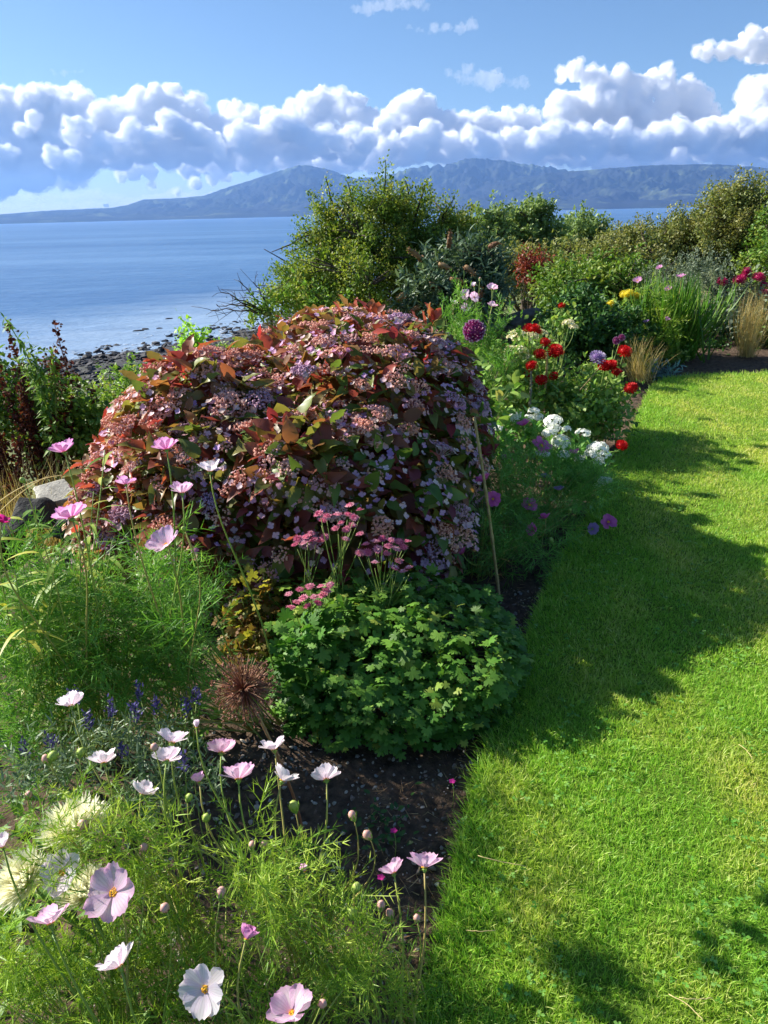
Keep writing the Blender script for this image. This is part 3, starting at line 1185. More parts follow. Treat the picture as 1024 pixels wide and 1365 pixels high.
# ================================================================ SHRUBS, TREES AND THE WILD BANK
M_BARK = solid('bark', lin('#3a2f26'), lin('#6d6152'), 12, .9, .4, 40)
M_TWIG_D = solid('dark_twig', lin('#2a211c'), lin('#4b3d33'), 12, .9)
G = lambda *c: [lin(x) for x in c]
M_HAW = leafy('hawthorn_leaf', G('#3b5020', '#55702a', '#6f8832', '#445e28', '#8a9c3c', '#a5a548'), G('#667030', '#8a8f3c', '#a5a048', '#8a7a3c'), transl=.38, gain=1.25)
M_BUD = leafy('buddleia_leaf', G('#2e4230', '#3d5540', '#4a6146', '#6b7d62', '#39503a'), transl=.25)
M_SPIKE = leafy('dry_spike', G('#5a3f2a', '#7d5d3d', '#6b4a38', '#8e7650'), transl=.1, rough=.8)
M_WILLOW = leafy('willow_leaf', G('#5d7142', '#748a52', '#8a9f66', '#66804a', '#9fb078'), transl=.34, gain=1.15)
M_OLIVE = leafy('olive_hedge_leaf', G('#525f32', '#6a773c', '#7f8648', '#5c6a38', '#929452', '#7a7246'), G('#767644', '#8e8452', '#706844', '#868a52'), transl=.32, gain=1.25)
M_GREEN = leafy('bramble_leaf', G('#39561f', '#4d6e28', '#62822f', '#456426', '#7d9a3c'), G('#7d8a3c', '#92983f', '#68792f'), transl=.34)
M_DKGREEN = leafy('dark_shrub_leaf', G('#24421f', '#335526', '#42662c', '#2b4a24', '#557a34'), transl=.28)
M_LIME = leafy('lime_leaf', G('#6f9a2c', '#86b23a', '#9cc04a', '#7ba535'), transl=.42)
M_SILVER = leafy('silver_leaf', G('#5f6f56', '#74846a', '#8a967e', '#50624c'), transl=.2, gain=1.0, rough=.7)
M_RED = leafy('red_shrub_leaf', G('#6e2a22', '#8a3a2a', '#5a2a20', '#94553a'), transl=.3)
M_DOCK = leafy('dock_seed', G('#3d1e1a', '#5a2a22', '#6c3428', '#472019', '#7e4a38'), transl=.22, gain=1.0, rough=.8)
M_STRAW = leafy('straw', G('#8f7d4a', '#b39e66', '#c9b884', '#a08a55', '#7e7a3c'), transl=.25, rough=.7)
M_WEED = leafy('weed_leaf', G('#3f5c22', '#587a2e', '#6f9238', '#86a548', '#4a6a2a'), G('#8a8f45', '#a89a55', '#75803a'), transl=.36)
M_STEM = leafy('green_stem', G('#5d7a30', '#7d8f45', '#6a7f38'), transl=.1)

T_OVAL = [leaf_tpl(.30, 3, .2, d_, .45) for d_ in (.05, .25)]
T_LANCE = [leaf_tpl(.12, 3, .15, d_, .4) for d_ in (.1, .4)]
T_ROUND = [leaf_tpl(.42, 3, .15, .15, .5)]


def pxb(px, py, rx, ry, Y, dep=.9, w=1.0):
    c = at(px, py, Y)
    k = np.linalg.norm(c - (0, 0, CAMZ)) / FPX
    return (c, np.array((rx * k, rx * k * dep, ry * k)), w)


def crown_mesh(b, blobs, n, size, tpls, clumps, cr, up=.35, shell=.38, asp=1.0, jitter=.8, sprig=1.0):
    C, O, r = blob_points(blobs, clumps, shell)
    ax = unit(O + up * UP + .55 * rdir(clumps))
    ct = rng.random(clumps)
    crn = rng.random(clumps)
    k = rng.integers(0, clumps, n)
    u = rng.random(n)
    ln = cr * (1 + sprig * (rng.random(clumps) ** 3))[k]
    pos = C[k] + ax[k] * ((u - .45) * 2.4 * ln)[:, None] + rng.normal(size=(n, 3)) * (cr * .40 * (1.15 - .6 * u))[:, None]
    dv = unit(ax[k] * .55 + jitter * rdir(n) + .15 * UP)
    nr = unit(UP * .8 + O[k] * .3 + .75 * rdir(n))
    s = size * rng.uniform(.6, 1.25, n)
    rn = np.clip(.55 * crn[k] + .45 * rng.random(n), 0, 1)
    tn = np.clip(1.2 * (ct[k] - .55) + .25 * rng.random(n), 0, 1)
    g = rng.integers(0, len(tpls), n)
    for i, t in enumerate(tpls):
        q = g == i
        b.inst(t, pos[q], dv[q], nr[q], np.column_stack((s[q] * asp, s[q], s[q])), rn[q], tn[q])
    return C, ax


def limbs_mesh(b, base, C, ax, n_limbs, n_twigs, r0, cr):
    base = np.asarray(base, float)
    nodes = [base + (0, 0, .05)]
    order = rng.permutation(len(C))
    lim = order[:n_limbs]
    allp = []
    for i in lim:
        e = C[i] + ax[i] * cr * .5
        h = np.linalg.norm(e - base)
        m_ = base * .55 + e * .45 + np.array((0, 0, .22 * h)) + rng.normal(size=3) * .07 * h
        p = bez(base + rng.normal(size=3) * (.6 * r0) * (1, 1, 0), m_, e, 9)
        p[1:-1] += rng.normal(size=(7, 3)) * .018 * h
        b.tube(p, np.linspace(r0, r0 * .12, 9), 5, rng.random())
        allp.append(p[3:])
    allp = np.vstack(allp)
    for i in order[n_limbs:n_limbs + n_twigs]:
        e = C[i] + ax[i] * cr * 1.1
        d = np.linalg.norm(allp - e, axis=1) + .25 * np.clip(allp[:, 2] - e[2], 0, None)
        st = allp[np.argmin(d)]
        m_ = (st + e) / 2 + rng.normal(size=3) * .12 * np.linalg.norm(e - st)
        b.tube(bez(st, m_, e, 6), np.linspace(r0 * .28, r0 * .06, 6), 4, rng.random())


def shrub(name, label, cat, blobs, n, size, tpls, mat, clumps=260, cr=.12, base=None, group=None, bark=None, limbs=8, twigs=90, r0=.04, asp=1.0, up=.35,
          shell=.38, foliage='crown', sprig=1.0, bpart='trunk'):
    if base is None:
        c = np.mean([q[0] for q in blobs], axis=0)
        base = np.array((c[0], c[1], 0))
    base = np.array(base, float)
    base[2] = float(terrain_z(base[0], base[1])) - .03
    root = thing(name, label, cat, base, group)
    b = MB()
    C, ax = crown_mesh(b, blobs, n, size, tpls, clumps, cr, up, shell, asp, sprig=sprig)
    b.build(foliage, mat, root)
    b = MB()
    limbs_mesh(b, base, C, ax, limbs, twigs, r0, cr)
    b.build(bpart, bark or M_BARK, root)
    return root


# ---- the big hawthorn in the middle of the picture
Yh = 9.0
haw = shrub('hawthorn', 'large rounded olive green hawthorn in front of the sea and the hills', 'shrub',
            [pxb(430, 352, 46, 46, Yh), pxb(485, 312, 60, 48, Yh), pxb(552, 316, 60, 52, Yh + .2), pxb(602, 336, 42, 46, Yh + .1), pxb(440, 294, 28, 28, Yh), pxb(520, 276, 32, 20, Yh),
             pxb(405, 385, 38, 30, Yh - .4), pxb(480, 375, 66, 42, Yh - .5), pxb(560, 370, 60, 45, Yh - .2), pxb(618, 300, 16, 18, Yh + .2)],
            80000, .033, T_OVAL, M_HAW, 800, .12, r0=.06, twigs=260, limbs=12, sprig=.6, shell=.5)
b = MB()
for (x0, y0, x1, y1) in ((512, 262, 514, 213), (440, 262, 434, 236), (405, 318, 362, 336), (420, 372, 352, 332), (592, 285, 606, 262), (470, 268, 462, 240), (560, 268, 566, 246), (545, 262, 540, 240)):
    p = np.vstack((bez(base_of(haw), base_of(haw) + (0, 0, 1.2), at(x0, y0, Yh), 9), bez(at(x0, y0, Yh), at((x0 + x1) / 2 + 2, (y0 + y1) / 2, Yh - .1), at(x1, y1, Yh - .1), 7)[1:]))
    b.tube(p, np.linspace(.02, .004, 15), 4)
o = b.build('twigs', M_TWIG_D, haw)
b = MB()
for (x0, y0, x1, y1, n) in ((512, 258, 514, 213, 90), (440, 262, 434, 238, 60), (592, 285, 606, 264, 50), (470, 262, 462, 242, 50), (560, 268, 566, 248, 50), (545, 258, 540, 242, 40)):
    t = rng.random(n)
    p = at(x0, y0, Yh)[None] * (1 - t[:, None]) + at(x1, y1, Yh - .1)[None] * t[:, None] + rng.normal(size=(n, 3)) * .05
    b.inst(T_OVAL[0], p, UP + rdir(n), rdir(n), rng.uniform(.025, .04, n))
o = b.build('foliage', M_HAW, haw)

# ---- buddleia beside it, dark with dry flower spikes
Yb = 8.2
bud = shrub('buddleia', 'dark grey green buddleia with brown dried flower spikes right of the hawthorn', 'shrub',
            [pxb(604, 384, 44, 36, Yb), pxb(638, 362, 28, 36, Yb + .2), pxb(570, 396, 30, 22, Yb - .2), pxb(646, 400, 26, 32, Yb), pxb(604, 408, 40, 24, Yb)],
            12000, .095, T_LANCE, M_BUD, 300, .14, r0=.035, up=.1, asp=1.0)
b = MB()
for (px, py, dx, dy) in ((560, 345, -16, -14), (585, 352, 18, 8), (572, 378, 16, 10), (540, 392, -10, 8), (612, 395, 2, -20), (588, 405, -4, 14), (598, 330, 3, -22), (640, 402, 2, -18), (652, 330, 14, -6), (560, 410, -14, 6), (600, 372, 20, 6), (620, 355, 14, 12)):
    a, c = at(px, py, Yb - .35), at(px + dx, py + dy, Yb - .4)
    b.tube(bez(a, (a + c) / 2 + (0, 0, .02), c, 6), (.02, .026, .026, .022, .016, .006), 6, rng.random())
    n = 120
    t = rng.random(n)
    b.inst(T_ROUND[0], a[None] * (1 - t[:, None]) + c[None] * t[:, None] + rng.normal(size=(n, 3)) * .012, rdir(n), rdir(n), rng.uniform(.012, .02, n))
b.build('flower_spikes', M_SPIKE, bud)

# ---- trees and tall shrubs further back
GT = 'trees beyond the garden'
shrub('willow_tree', 'pale grey green tree with airy crown, first tree right of the hawthorn', 'tree', [pxb(655, 316, 23, 30, 17), pxb(648, 336, 26, 24, 17), pxb(660, 298, 13, 14, 17)],
      14000, .08, T_OVAL, M_WILLOW, 200, .17, group=GT, r0=.07)
shrub('willow_tree', 'tallest pale green tree with a narrow upright crown above the sea', 'tree', [pxb(708, 310, 25, 28, 18), pxb(714, 290, 15, 12, 18), pxb(724, 326, 25, 24, 18), pxb(686, 324, 21, 26, 18), pxb(684, 302, 12, 15, 18)],
      18000, .085, T_OVAL, M_WILLOW, 240, .18, group=GT, r0=.08)
shrub('sallow_bush', 'round domed green bush standing against the strip of sea on the right', 'bush', [pxb(778, 318, 30, 21, 21), pxb(795, 325, 20, 18, 21), pxb(765, 330, 22, 18, 21)],
      15000, .09, T_OVAL, M_WILLOW, 200, .2, group=GT, r0=.08)
shrub('elder_bush', 'mixed olive and green bush below the pale willow trees', 'bush', [pxb(690, 365, 40, 30, 12.5), pxb(730, 360, 36, 28, 12.8), pxb(660, 375, 24, 24, 12.2), pxb(765, 350, 26, 22, 13)],
      9000, .06, T_OVAL, M_OLIVE, 220, .15, r0=.05)
shrub('barberry', 'small dark red leaved shrub in front of the willow trees', 'shrub', [pxb(708, 355, 16, 15, 11.2), pxb(718, 366, 13, 11, 11.2)], 1900, .045, T_OVAL, M_RED, 60, .09, r0=.02, twigs=20)
GH = 'hedge shrubs on the right'
shrub('hedge_shrub', 'tallest brownish olive hedge shrub with dry seed sprays at the top right', 'shrub',
      [pxb(985, 304, 48, 44, 12.2), pxb(1000, 276, 34, 26, 12.2), pxb(955, 320, 38, 34, 12), pxb(1015, 325, 50, 46, 12), pxb(975, 268, 20, 22, 12.2)], 42000, .042, T_OVAL, M_OLIVE, 380, .15, group=GH, r0=.06, twigs=200, sprig=1.0)
shrub('hedge_shrub', 'dark green hedge shrub cut by the right edge of the picture', 'shrub', [pxb(1050, 318, 45, 50, 11), pxb(1045, 350, 45, 40, 10.8), pxb(1030, 345, 24, 24, 10.6)], 9000, .05, T_OVAL, M_GREEN, 220, .13, group=GH, r0=.05)
shrub('hedge_shrub', 'olive hedge shrub left of the tallest brownish one', 'shrub', [pxb(898, 328, 38, 26, 12.6), pxb(925, 318, 30, 26, 12.6), pxb(870, 338, 32, 24, 12.4), pxb(908, 302, 16, 14, 12.6)], 30000, .042, T_OVAL, M_OLIVE, 300, .14, group=GH, r0=.05, sprig=1.0)
shrub('hedge_shrub', 'low green and tan hedge shrub between the domed bush and the olive ones', 'shrub', [pxb(830, 342, 32, 26, 12), pxb(802, 352, 28, 22, 11.6), pxb(850, 360, 34, 24, 11.4), pxb(846, 322, 18, 18, 12)], 24000, .043, T_OVAL, M_OLIVE, 240, .14, group=GH, r0=.04, sprig=1.0)
shrub('hedge_shrub', 'leafy green shrub with a yellowish top behind the yellow dahlias', 'shrub', [pxb(790, 382, 36, 26, 9.8), pxb(760, 395, 34, 28, 9.4), pxb(826, 378, 28, 22, 9.8), pxb(740, 380, 20, 20, 9.8)], 15000, .05, T_OVAL, M_GREEN, 240, .12, group=GH, r0=.035, sprig=1.6)
shrub('rose_bush', 'dark green leafy bush behind the red dahlias', 'bush', [pxb(762, 445, 34, 32, 7.4), pxb(800, 450, 32, 34, 7.6), pxb(775, 420, 28, 22, 7.8), pxb(838, 455, 26, 36, 7.9)], 12000, .05, T_OVAL, M_DKGREEN, 220, .10, r0=.02)
# upright silver shrub
root = shrub('silver_shrub', 'silvery grey upright shrub behind the strap leaved clump', 'shrub', [pxb(905, 385, 44, 34, 9.4), pxb(940, 385, 38, 34, 9.4), pxb(880, 395, 26, 30, 9.2)], 900, .05, T_LANCE, M_SILVER, 60, .08, r0=.02, twigs=20)
b = MB()
N = 430
C, O, r = blob_points([pxb(905, 380, 48, 28, 9.3), pxb(942, 378, 38, 30, 9.3), pxb(875, 395, 22, 26, 9.2)], N, .5)
for i in range(N):
    ln = rng.uniform(.12, .26)
    d = unit(UP + .35 * rng.normal(size=3))
    t = rng.random(13)
    b.inst(T_LANCE[0], C[i] + d * (t * ln)[:, None], d * .7 + .8 * rdir(13), rdir(13), rng.uniform(.025, .045, 13), rng.random(13))
b.build('upright_shoots', M_SILVER, root)

# ---- the wild bank left of the wall
GB = 'shrubs on the bank above the shore'
shrub('bramble', 'light green bramble bush on the bank below the rocky shore', 'bush', [pxb(205, 528, 44, 28, 6.3), pxb(255, 510, 36, 22, 6.5), pxb(165, 535, 40, 34, 6.0), pxb(300, 486, 36, 16, 6.9), pxb(230, 540, 50, 30, 6.0)], 13000, .034, T_OVAL, M_WEED, 260, .085, group=GB, r0=.015)
shrub('bramble', 'mixed green bush on the bank at the left edge behind the red dock stalks', 'bush', [pxb(20, 525, 46, 44, 5.2), pxb(70, 560, 46, 50, 4.9), pxb(-30, 540, 40, 50, 5.0), pxb(120, 570, 36, 40, 4.8)], 7600, .042, T_OVAL, M_GREEN, 230, .085, group=GB, r0=.015)
shrub('sapling', 'single bright lime green sapling standing against the dark shore rocks', 'sapling', [pxb(257, 452, 13, 18, 6.6), pxb(250, 470, 16, 12, 6.6)], 620, .042, T_OVAL, M_LIME, 40, .06, r0=.008, limbs=4, twigs=14)
shrub('bramble', 'pale green bush under the hawthorn with dry grass at its foot', 'bush', [pxb(385, 398, 34, 16, 8.2), pxb(350, 412, 24, 14, 8.0), pxb(430, 402, 40, 14, 8.2)], 3600, .04, T_OVAL, M_WEED, 120, .08, group=GB, r0=.012)

# bare branching shrub
base = at(352, 425, 8.0)
base[2] = float(terrain_z(base[0], base[1]))
root = thing('bare_shrub', 'leafless dark branching shrub beside the hydrangea against the sea', 'shrub', base)
b = MB()
st = at(362, 420, 8.0)
b.tube(bez(base, (base + st) / 2, st, 5), .016, 5)
for (x1, y1) in ((290, 408), (296, 390), (318, 374), (338, 376), (282, 414), (345, 385), (310, 398)):
    e = at(x1, y1, 8.0 + rng.uniform(-.2, .2))
    p = bez(st, (st + e) / 2 + np.array((0, 0, rng.uniform(-.05, .08))), e, 9)
    p[1:-1] += rng.normal(size=(7, 3)) * .012
    b.tube(p, np.linspace(.010, .0035, 9), 4)
    for k in range(8):
        q = p[rng.integers(3, 9)]
        b.tube(bez(q, q + rng.normal(size=3) * .05, q + unit(e - st) * .08 + rng.normal(size=3) * .10, 4), np.linspace(.004, .002, 4), 3)
b.build('branches', M_TWIG_D, root)
b = MB()
b.inst(T_OVAL[0], np.concatenate([b_ for b_ in [p + rng.normal(size=p.shape) * .04 for _ in range(4)]]), rdir(36), rdir(36), .022)
b.build('leaves', M_DKGREEN, root)


# dock: rusty seed stalks
def dock(label, px, pyt, pyb, Y, n_st, spread, lean=0.0):
    base = at(px, pyb, Y)
    top = at(px, pyt, Y)
    base[2] = min(base[2], float(terrain_z(base[0], base[1])) + .3)
    root = thing('dock', label, 'dock', base, 'rust red dock stalks on the bank')
    bs, bl = MB(), MB()
    H = top[2] - base[2]
    for i in range(n_st):
        h = H * (1.0 if i == 0 else rng.uniform(.55, .92))
        off = np.array((rng.normal() * spread + lean * h, rng.normal() * spread, 0)) if i else np.array((lean * h, 0, 0))
        p = bez(base + off * .1, base + off * .5 + UP * h * .55, base + off + UP * h, 12)
        bs.tube(p, np.linspace(.007, .002, 12), 4, rng.random())
        n = 380
        t = 1 - .68 * rng.random(n) ** .8
        q = np.stack([np.interp(t * 11, np.arange(12), p[:, k]) for k in range(3)], 1)
        wd = .008 + .032 * (1 - t) + .012 * (np.sin(t * 60 + i) > 0)
        q += rng.normal(size=(n, 3)) * wd[:, None] * (.8, .8, .6)
        bl.inst(T_ROUND[0], q, rdir(n) + UP * .4, rdir(n), rng.uniform(.016, .032, n), rng.random(n))
    bs.build('stems', M_DOCK, root)
    bl.build('seed_heads', M_DOCK, root)


dock('tallest rust red dock stalk, pointed against the sea at the left', 72, 424, 660, 4.7, 9, .16, -.05)
dock('rust red dock cluster with slanting stalks right of the tallest one', 134, 426, 640, 5.0, 12, .12, -.09)
dock('dark brown dock stalks standing low at the left edge beside dry grass', 30, 535, 700, 4.4, 7, .10, -.08)

# leafy willowherb leaning left
base = at(78, 650, 4.6)
root = thing('willowherb', 'tall green leafy stalk leaning left against the sea at the left edge', 'wild plant', (base[0], base[1], float(terrain_z(base[0], base[1]))))
bs, bl = MB(), MB()
for (tx, ty) in ((6, 424), (40, 470), (70, 470), (20, 480)):
    p = bez(base, at(75, 520, 4.6), at(tx, ty, 4.6), 14)
    bs.tube(p, np.linspace(.009, .003, 14), 4)
    n = 130
    t = rng.uniform(.2, 1, n)
    q = np.stack([np.interp(t * 13, np.arange(14), p[:, k]) for k in range(3)], 1)
    bl.inst(T_LANCE[1], q, rdir(n) + UP * .2, UP + .4 * rdir(n), rng.uniform(.05, .10, n) * (1.25 - .55 * t), rng.random(n))
bs.build('stems', M_STEM, root)
bl.build('leaves', M_WEED, root)


# rough grass and weeds on the bank
def bank_cover():
    b = MB()
    tp = [blade_tpl(.5, 3, bd) for bd in (.2, .5, .8)]
    for (N, s0, s1, hs, sz) in ((26000, .25, 4.5, .42, .0035), (22000, 4, 16, .55, .008), (9000, 16, 75, .9, .03)):
        t = rng.uniform(-3 if s0 < 4 else -6, 12 if s0 < 4 else 60 if s0 < 16 else 200, N)
        s = s0 + (s1 - s0) * rng.random(N)
        P = WA + t[:, None] * WU + s[:, None] * WN
        z = terrain_z(P[:, 0], P[:, 1])
        pt = wave_noise(P[:, 0], P[:, 1], 71, 4, 1.2)
        h = hs * rng.uniform(.35, 1, N) * (1 + .4 * pt)
        dv = np.column_stack((rng.normal(size=(N, 2)) * .35, np.ones(N)))
        k = rng.integers(0, 3, N)
        for i in range(3):
            q = k == i
            b.inst(tp[i], np.column_stack((P, z))[q], dv[q], rdir(q.sum()), np.column_stack((np.full(q.sum(), sz), h[q], h[q])), rng.random(q.sum()), np.clip(.4 + pt[q], 0, 1))
    m = leafy('wild_grass', G('#4a6426', '#66803a', '#7f8f45', '#57732e'), G('#9a8c52', '#b8a76c', '#8a7a45', '#7c8440'), transl=.3)
    tag(b.build('wild_grass', m), 'rough wild grass and weeds covering the bank above the shore', 'wild grass', kind='stuff')
    b = MB()
    for (N, s0, s1, hs, sz) in ((9000, .25, 3.5, .55, .05), (16000, 3, 14, .6, .075), (20000, 14, 76, .9, .22)):
        t = rng.uniform(-3 if s0 < 4 else -6, 12 if s0 < 4 else 60 if s0 < 14 else 220, N)
        s = s0 + (s1 - s0) * rng.random(N)
        P = WA + t[:, None] * WU + s[:, None] * WN
        hh = np.clip(.5 + .8 * wave_noise(P[:, 0], P[:, 1], 72, 3, 2.2 if s0 < 14 else 6), .05, 1.3)
        z = terrain_z(P[:, 0], P[:, 1]) + hs * hh * rng.random(N) ** .6
        b.inst(T_OVAL[0], np.column_stack((P, z)), rdir(N) + UP * .3, UP + .7 * rdir(N), sz * rng.uniform(.6, 1.3, N), rng.random(N), np.clip(wave_noise(P[:, 0], P[:, 1], 73, 3, 3), 0, 1))
    tag(b.build('undergrowth', M_WEED), 'low green leafy weeds massed on the slope down to the sea', 'undergrowth', kind='stuff')
    # dry straw at the lower left by the slab and behind the hydrangea
    b = MB()
    for (px0, px1, py0, py1, Y, N, h) in ((-40, 75, 600, 690, 4.0, 900, .34), (370, 440, 402, 425, 6.6, 700, .30), (-40, 130, 650, 690, 3.8, 300, .2)):
        p = np.array([at(rng.uniform(px0, px1), rng.uniform(py0 - 12, py1), Y + rng.uniform(-.3, .3)) for _ in range(N)])
        zt = p[:, 2].copy()
        p[:, 2] = terrain_z(p[:, 0], p[:, 1])
        hh = np.clip(zt - p[:, 2], .2, 1.5)
        b.inst(blade_tpl(.5, 4, .5), p, np.column_stack((rng.normal(size=(N, 2)) * .22, np.ones(N))), rdir(N), np.column_stack((np.full(N, .004), hh, hh * .8)))
    tag(b.build('dry_grass', M_STRAW), 'pale dry grass stalks between the pale slab and the wild bank', 'dry grass', kind='stuff')


bank_cover()
# long bleached stalks bowed over the slab
for i, (a, m_, c, lab) in enumerate((((0, 668), (60, 622), (128, 636), 'long bleached grass stalk bowed over the pale slab, the upper one'),
                                     ((-8, 690), (30, 650), (66, 634), 'short bleached grass stalk lying left of the pale slab'))):
    b = MB()
    b.tube(bez(at(*a, 3.5), at(*m_, 3.55), at(*c, 3.6), 12), np.linspace(.003, .0015, 12), 4)
    tag(b.build('grass_stalk', M_STRAW), lab, 'grass stalk')

# ---- right far end of the bed: strap leaved clump, feather grass, blue grey spurge
base = gnd(938, 500, 0)
base = np.array((base[0], 8.15, 0))
root = thing('crocosmia', 'tall clump of green strap leaves at the far end of the lawn', 'plant', base)
b = MB()
N = 330
d = np.column_stack((rng.normal(size=(N, 2)) * (.62, .45), np.ones(N)))
b.inst(blade_tpl(.5, 5, .45), base + np.column_stack((rng.normal(size=(N, 2)) * (.13, .12), np.zeros(N))), d, np.column_stack((-d[:, :2], np.full(N, .2))) + .4 * rdir(N), np.column_stack((rng.uniform(.02, .036, N), rng.uniform(.6, 1.02, N), rng.uniform(.3, .8, N))))
b.build('strap_leaves', leafy('strap_leaf', G('#2f5518', '#467222', '#5c882e', '#3c6420', '#84a048'), transl=.3, gain=1.1, rough=.35), root)
base = np.array((at(992, 495, 8.1)[0], 8.1, 0))
root = thing('feather_grass', 'straw coloured tuft of dry feather grass right of the strap leaved clump', 'ornamental grass', base)
b = MB()
N = 360
d = np.column_stack((rng.normal(size=(N, 2)) * .55, np.ones(N)))
b.inst(blade_tpl(.5, 5, .8), base + np.column_stack((rng.normal(size=(N, 2)) * .04, np.zeros(N))), d, np.column_stack((-d[:, :2], np.full(N, .1))) + .2 * rdir(N), np.column_stack((np.full(N, .003), rng.uniform(.4, .82, N), rng.uniform(.25, .6, N))))
b.build('dry_blades', M_STRAW, root)
base = np.array((at(852, 515, 7.0)[0], 7.0, 0))
root = thing('feather_grass', 'small wispy tan tuft of grass behind the low red dahlia heads', 'ornamental grass', base)
b = MB()
N = 220
d = np.column_stack((rng.normal(size=(N, 2)) * .28 + (-.15, 0), np.ones(N)))
b.inst(blade_tpl(.5, 5, .5), base + np.column_stack((rng.normal(size=(N, 2)) * .05, np.zeros(N))), d, rdir(N), np.column_stack((np.full(N, .0035), rng.uniform(.25, .5, N), rng.uniform(.2, .4, N))))
b.build('dry_blades', M_STRAW, root)
M_BLUE = leafy('blue_leaf', G('#4a6a6a', '#5c7d7a', '#6f8f88', '#3f5f60'), transl=.2)
shrub('spurge', 'low blue grey leaved plant at the lawn corner', 'plant', [pxb(878, 505, 24, 14, 7.3), pxb(896, 508, 14, 9, 7.3)], 700, .07, T_LANCE, M_BLUE, 60, .06, r0=.008, limbs=5, twigs=15, bpart='stems', foliage='leaves')
shrub('hedge_shrub', 'low green hedge shrub closing the far corner of the lawn', 'shrub', [pxb(1000, 440, 50, 40, 9.6), pxb(1060, 450, 40, 40, 9.3), pxb(960, 450, 40, 36, 9.6), pxb(1000, 485, 50, 20, 9.0), pxb(930, 485, 40, 14, 8.8), pxb(1070, 480, 40, 20, 8.7)], 9000, .055, T_OVAL, M_DKGREEN, 240, .12, group=GH, r0=.02)
shrub('edging_plant', 'low dark green edging plant along the far end of the lawn', 'plant', [pxb(930, 474, 36, 14, 8.8), pxb(985, 472, 40, 15, 8.85), pxb(1040, 470, 40, 18, 8.8), pxb(930, 496, 26, 9, 8.3), pxb(970, 494, 24, 9, 8.35), pxb(1010, 492, 26, 10, 8.4), pxb(1050, 490, 26, 12, 8.4), pxb(905, 498, 16, 8, 8.2)], 6000, .045, T_OVAL, M_DKGREEN, 200, .06, r0=.006, bpart='stems', foliage='leaves')
shrub('geum_plant', 'low leafy green plant at the right edge behind the lawn', 'plant', [pxb(1030, 470, 30, 34, 8.6), pxb(1045, 430, 34, 30, 8.8)], 2200, .06, T_OVAL, M_GREEN, 90, .09, r0=.012, bpart='stems', foliage='leaves')
shrub('border_filler', 'green leafy perennials between the strap leaved clump and the rose bush', 'plant', [pxb(862, 440, 24, 40, 8.0), pxb(880, 470, 20, 30, 7.8), pxb(845, 480, 26, 30, 7.4), pxb(868, 410, 20, 24, 8.3)], 3600, .05, T_LANCE, M_GREEN, 130, .09, r0=.01, bpart='stems', foliage='leaves', asp=1.4)
# ================================================================ THE FLOWER BORDER
def in_blobs(P, blobs, own, shrink=.90):
    k = np.zeros(len(P), bool)
    for i, (c, R, *_) in enumerate(blobs):
        k |= ((((P - c) / (R * shrink)) ** 2).sum(1) < 1) & (own != i)
    return k


def surf_points(blobs, n, zmin=-.05, lo=.93, hi=1.04):
    w = np.array([(b[1][0] * b[1][1] * b[1][2]) ** .67 for b in blobs])
    idx = rng.choice(len(blobs), n * 3, p=w / w.sum())
    d = rdir(n * 3)
    C = np.array([b[0] for b in blobs])[idx]
    R = np.array([b[1] for b in blobs])[idx]
    P = C + d * R * rng.uniform(lo, hi, n * 3)[:, None]
    Nn = unit(d / R)
    k = ~in_blobs(P, blobs, idx) & (P[:, 2] > zmin)
    return P[k][:n], Nn[k][:n]


# ---------------------------------------------------------------- hydrangea
M_HYD = leafy('hydrangea_leaf', G('#3f5f26', '#4f722e', '#5f7f32', '#7e3a38', '#4a642c', '#6a8438', '#6a2f3a', '#8a3438'), G('#a04a3c', '#ad4640', '#6f8036', '#b5604a', '#a83c40', '#7f9040', '#8a4044', '#5f7a34'), transl=.42, rough=.42, spec=.4, tcol=(1.0, .74, .55), gain=1.3)
M_FLORET = leafy('hydrangea_floret', G('#dcc6c8', '#d0a0b8', '#e4d2ca', '#c890b4', '#dcaab4', '#b490b8', '#d4b0c0', '#e0ccc0', '#d08cb4'), transl=.35, rough=.55, rand='object', tcol=(1, .9, .95))
M_FDRY = leafy('dried_hydrangea_floret', G('#d9b8ac', '#c99f94', '#e3cfc4', '#cfa0a4', '#d8b4b4'), transl=.35, rough=.6, rand='object', tcol=(1, .9, .88))
M_BOBBLE = leafy('dry_hydrangea_seed', G('#c08a78', '#d09c88', '#c4948a', '#d8ac98', '#b08c98', '#a888a4'), transl=.2, rough=.8, rand='object')
HYD = [(np.array((-.20, 4.30, .28)), np.array((.78, .95, .715))), (np.array((.24, 4.50, .36)), np.array((.36, .50, .50))), (np.array((-.88, 3.92, .15)), np.array((.64, .72, .70))), (np.array((-.40, 3.55, .08)), np.array((.78, .55, .58))),
       (np.array((-1.28, 3.72, .05)), np.array((.34, .45, .46)))]
r_h = np.random.default_rng(12)
for k in range(16):
    c_, R_h = HYD[(0, 2, 3, 2)[k % 4]]
    d_ = unit(r_h.normal(size=3) + (-.35, -.3, .35))
    HYD.append((c_ + d_ * R_h * .82, np.array((.22, .22, .18)) * r_h.uniform(.8, 1.25)))
HK = .83
HYD = [((c - (0, 0, CAMZ)) * HK + (0, 0, CAMZ), R * HK) for c, R in HYD]


def floret(b, pos, nrm, r, rnd):
    """four rounded petals"""
    pt = T_PETAL4
    n = len(pos)
    x = unit(np.cross(nrm, rdir(n)))
    y = np.cross(nrm, x)
    a0 = rng.uniform(0, 6.28, n)
    for k in range(4):
        a = a0 + k * PI / 2
        d = np.cos(a)[:, None] * x + np.sin(a)[:, None] * y
        b.inst(pt, pos, unit(d + .18 * nrm + .1 * rdir(n)), nrm, r * rng.uniform(.85, 1.1, n), rnd)


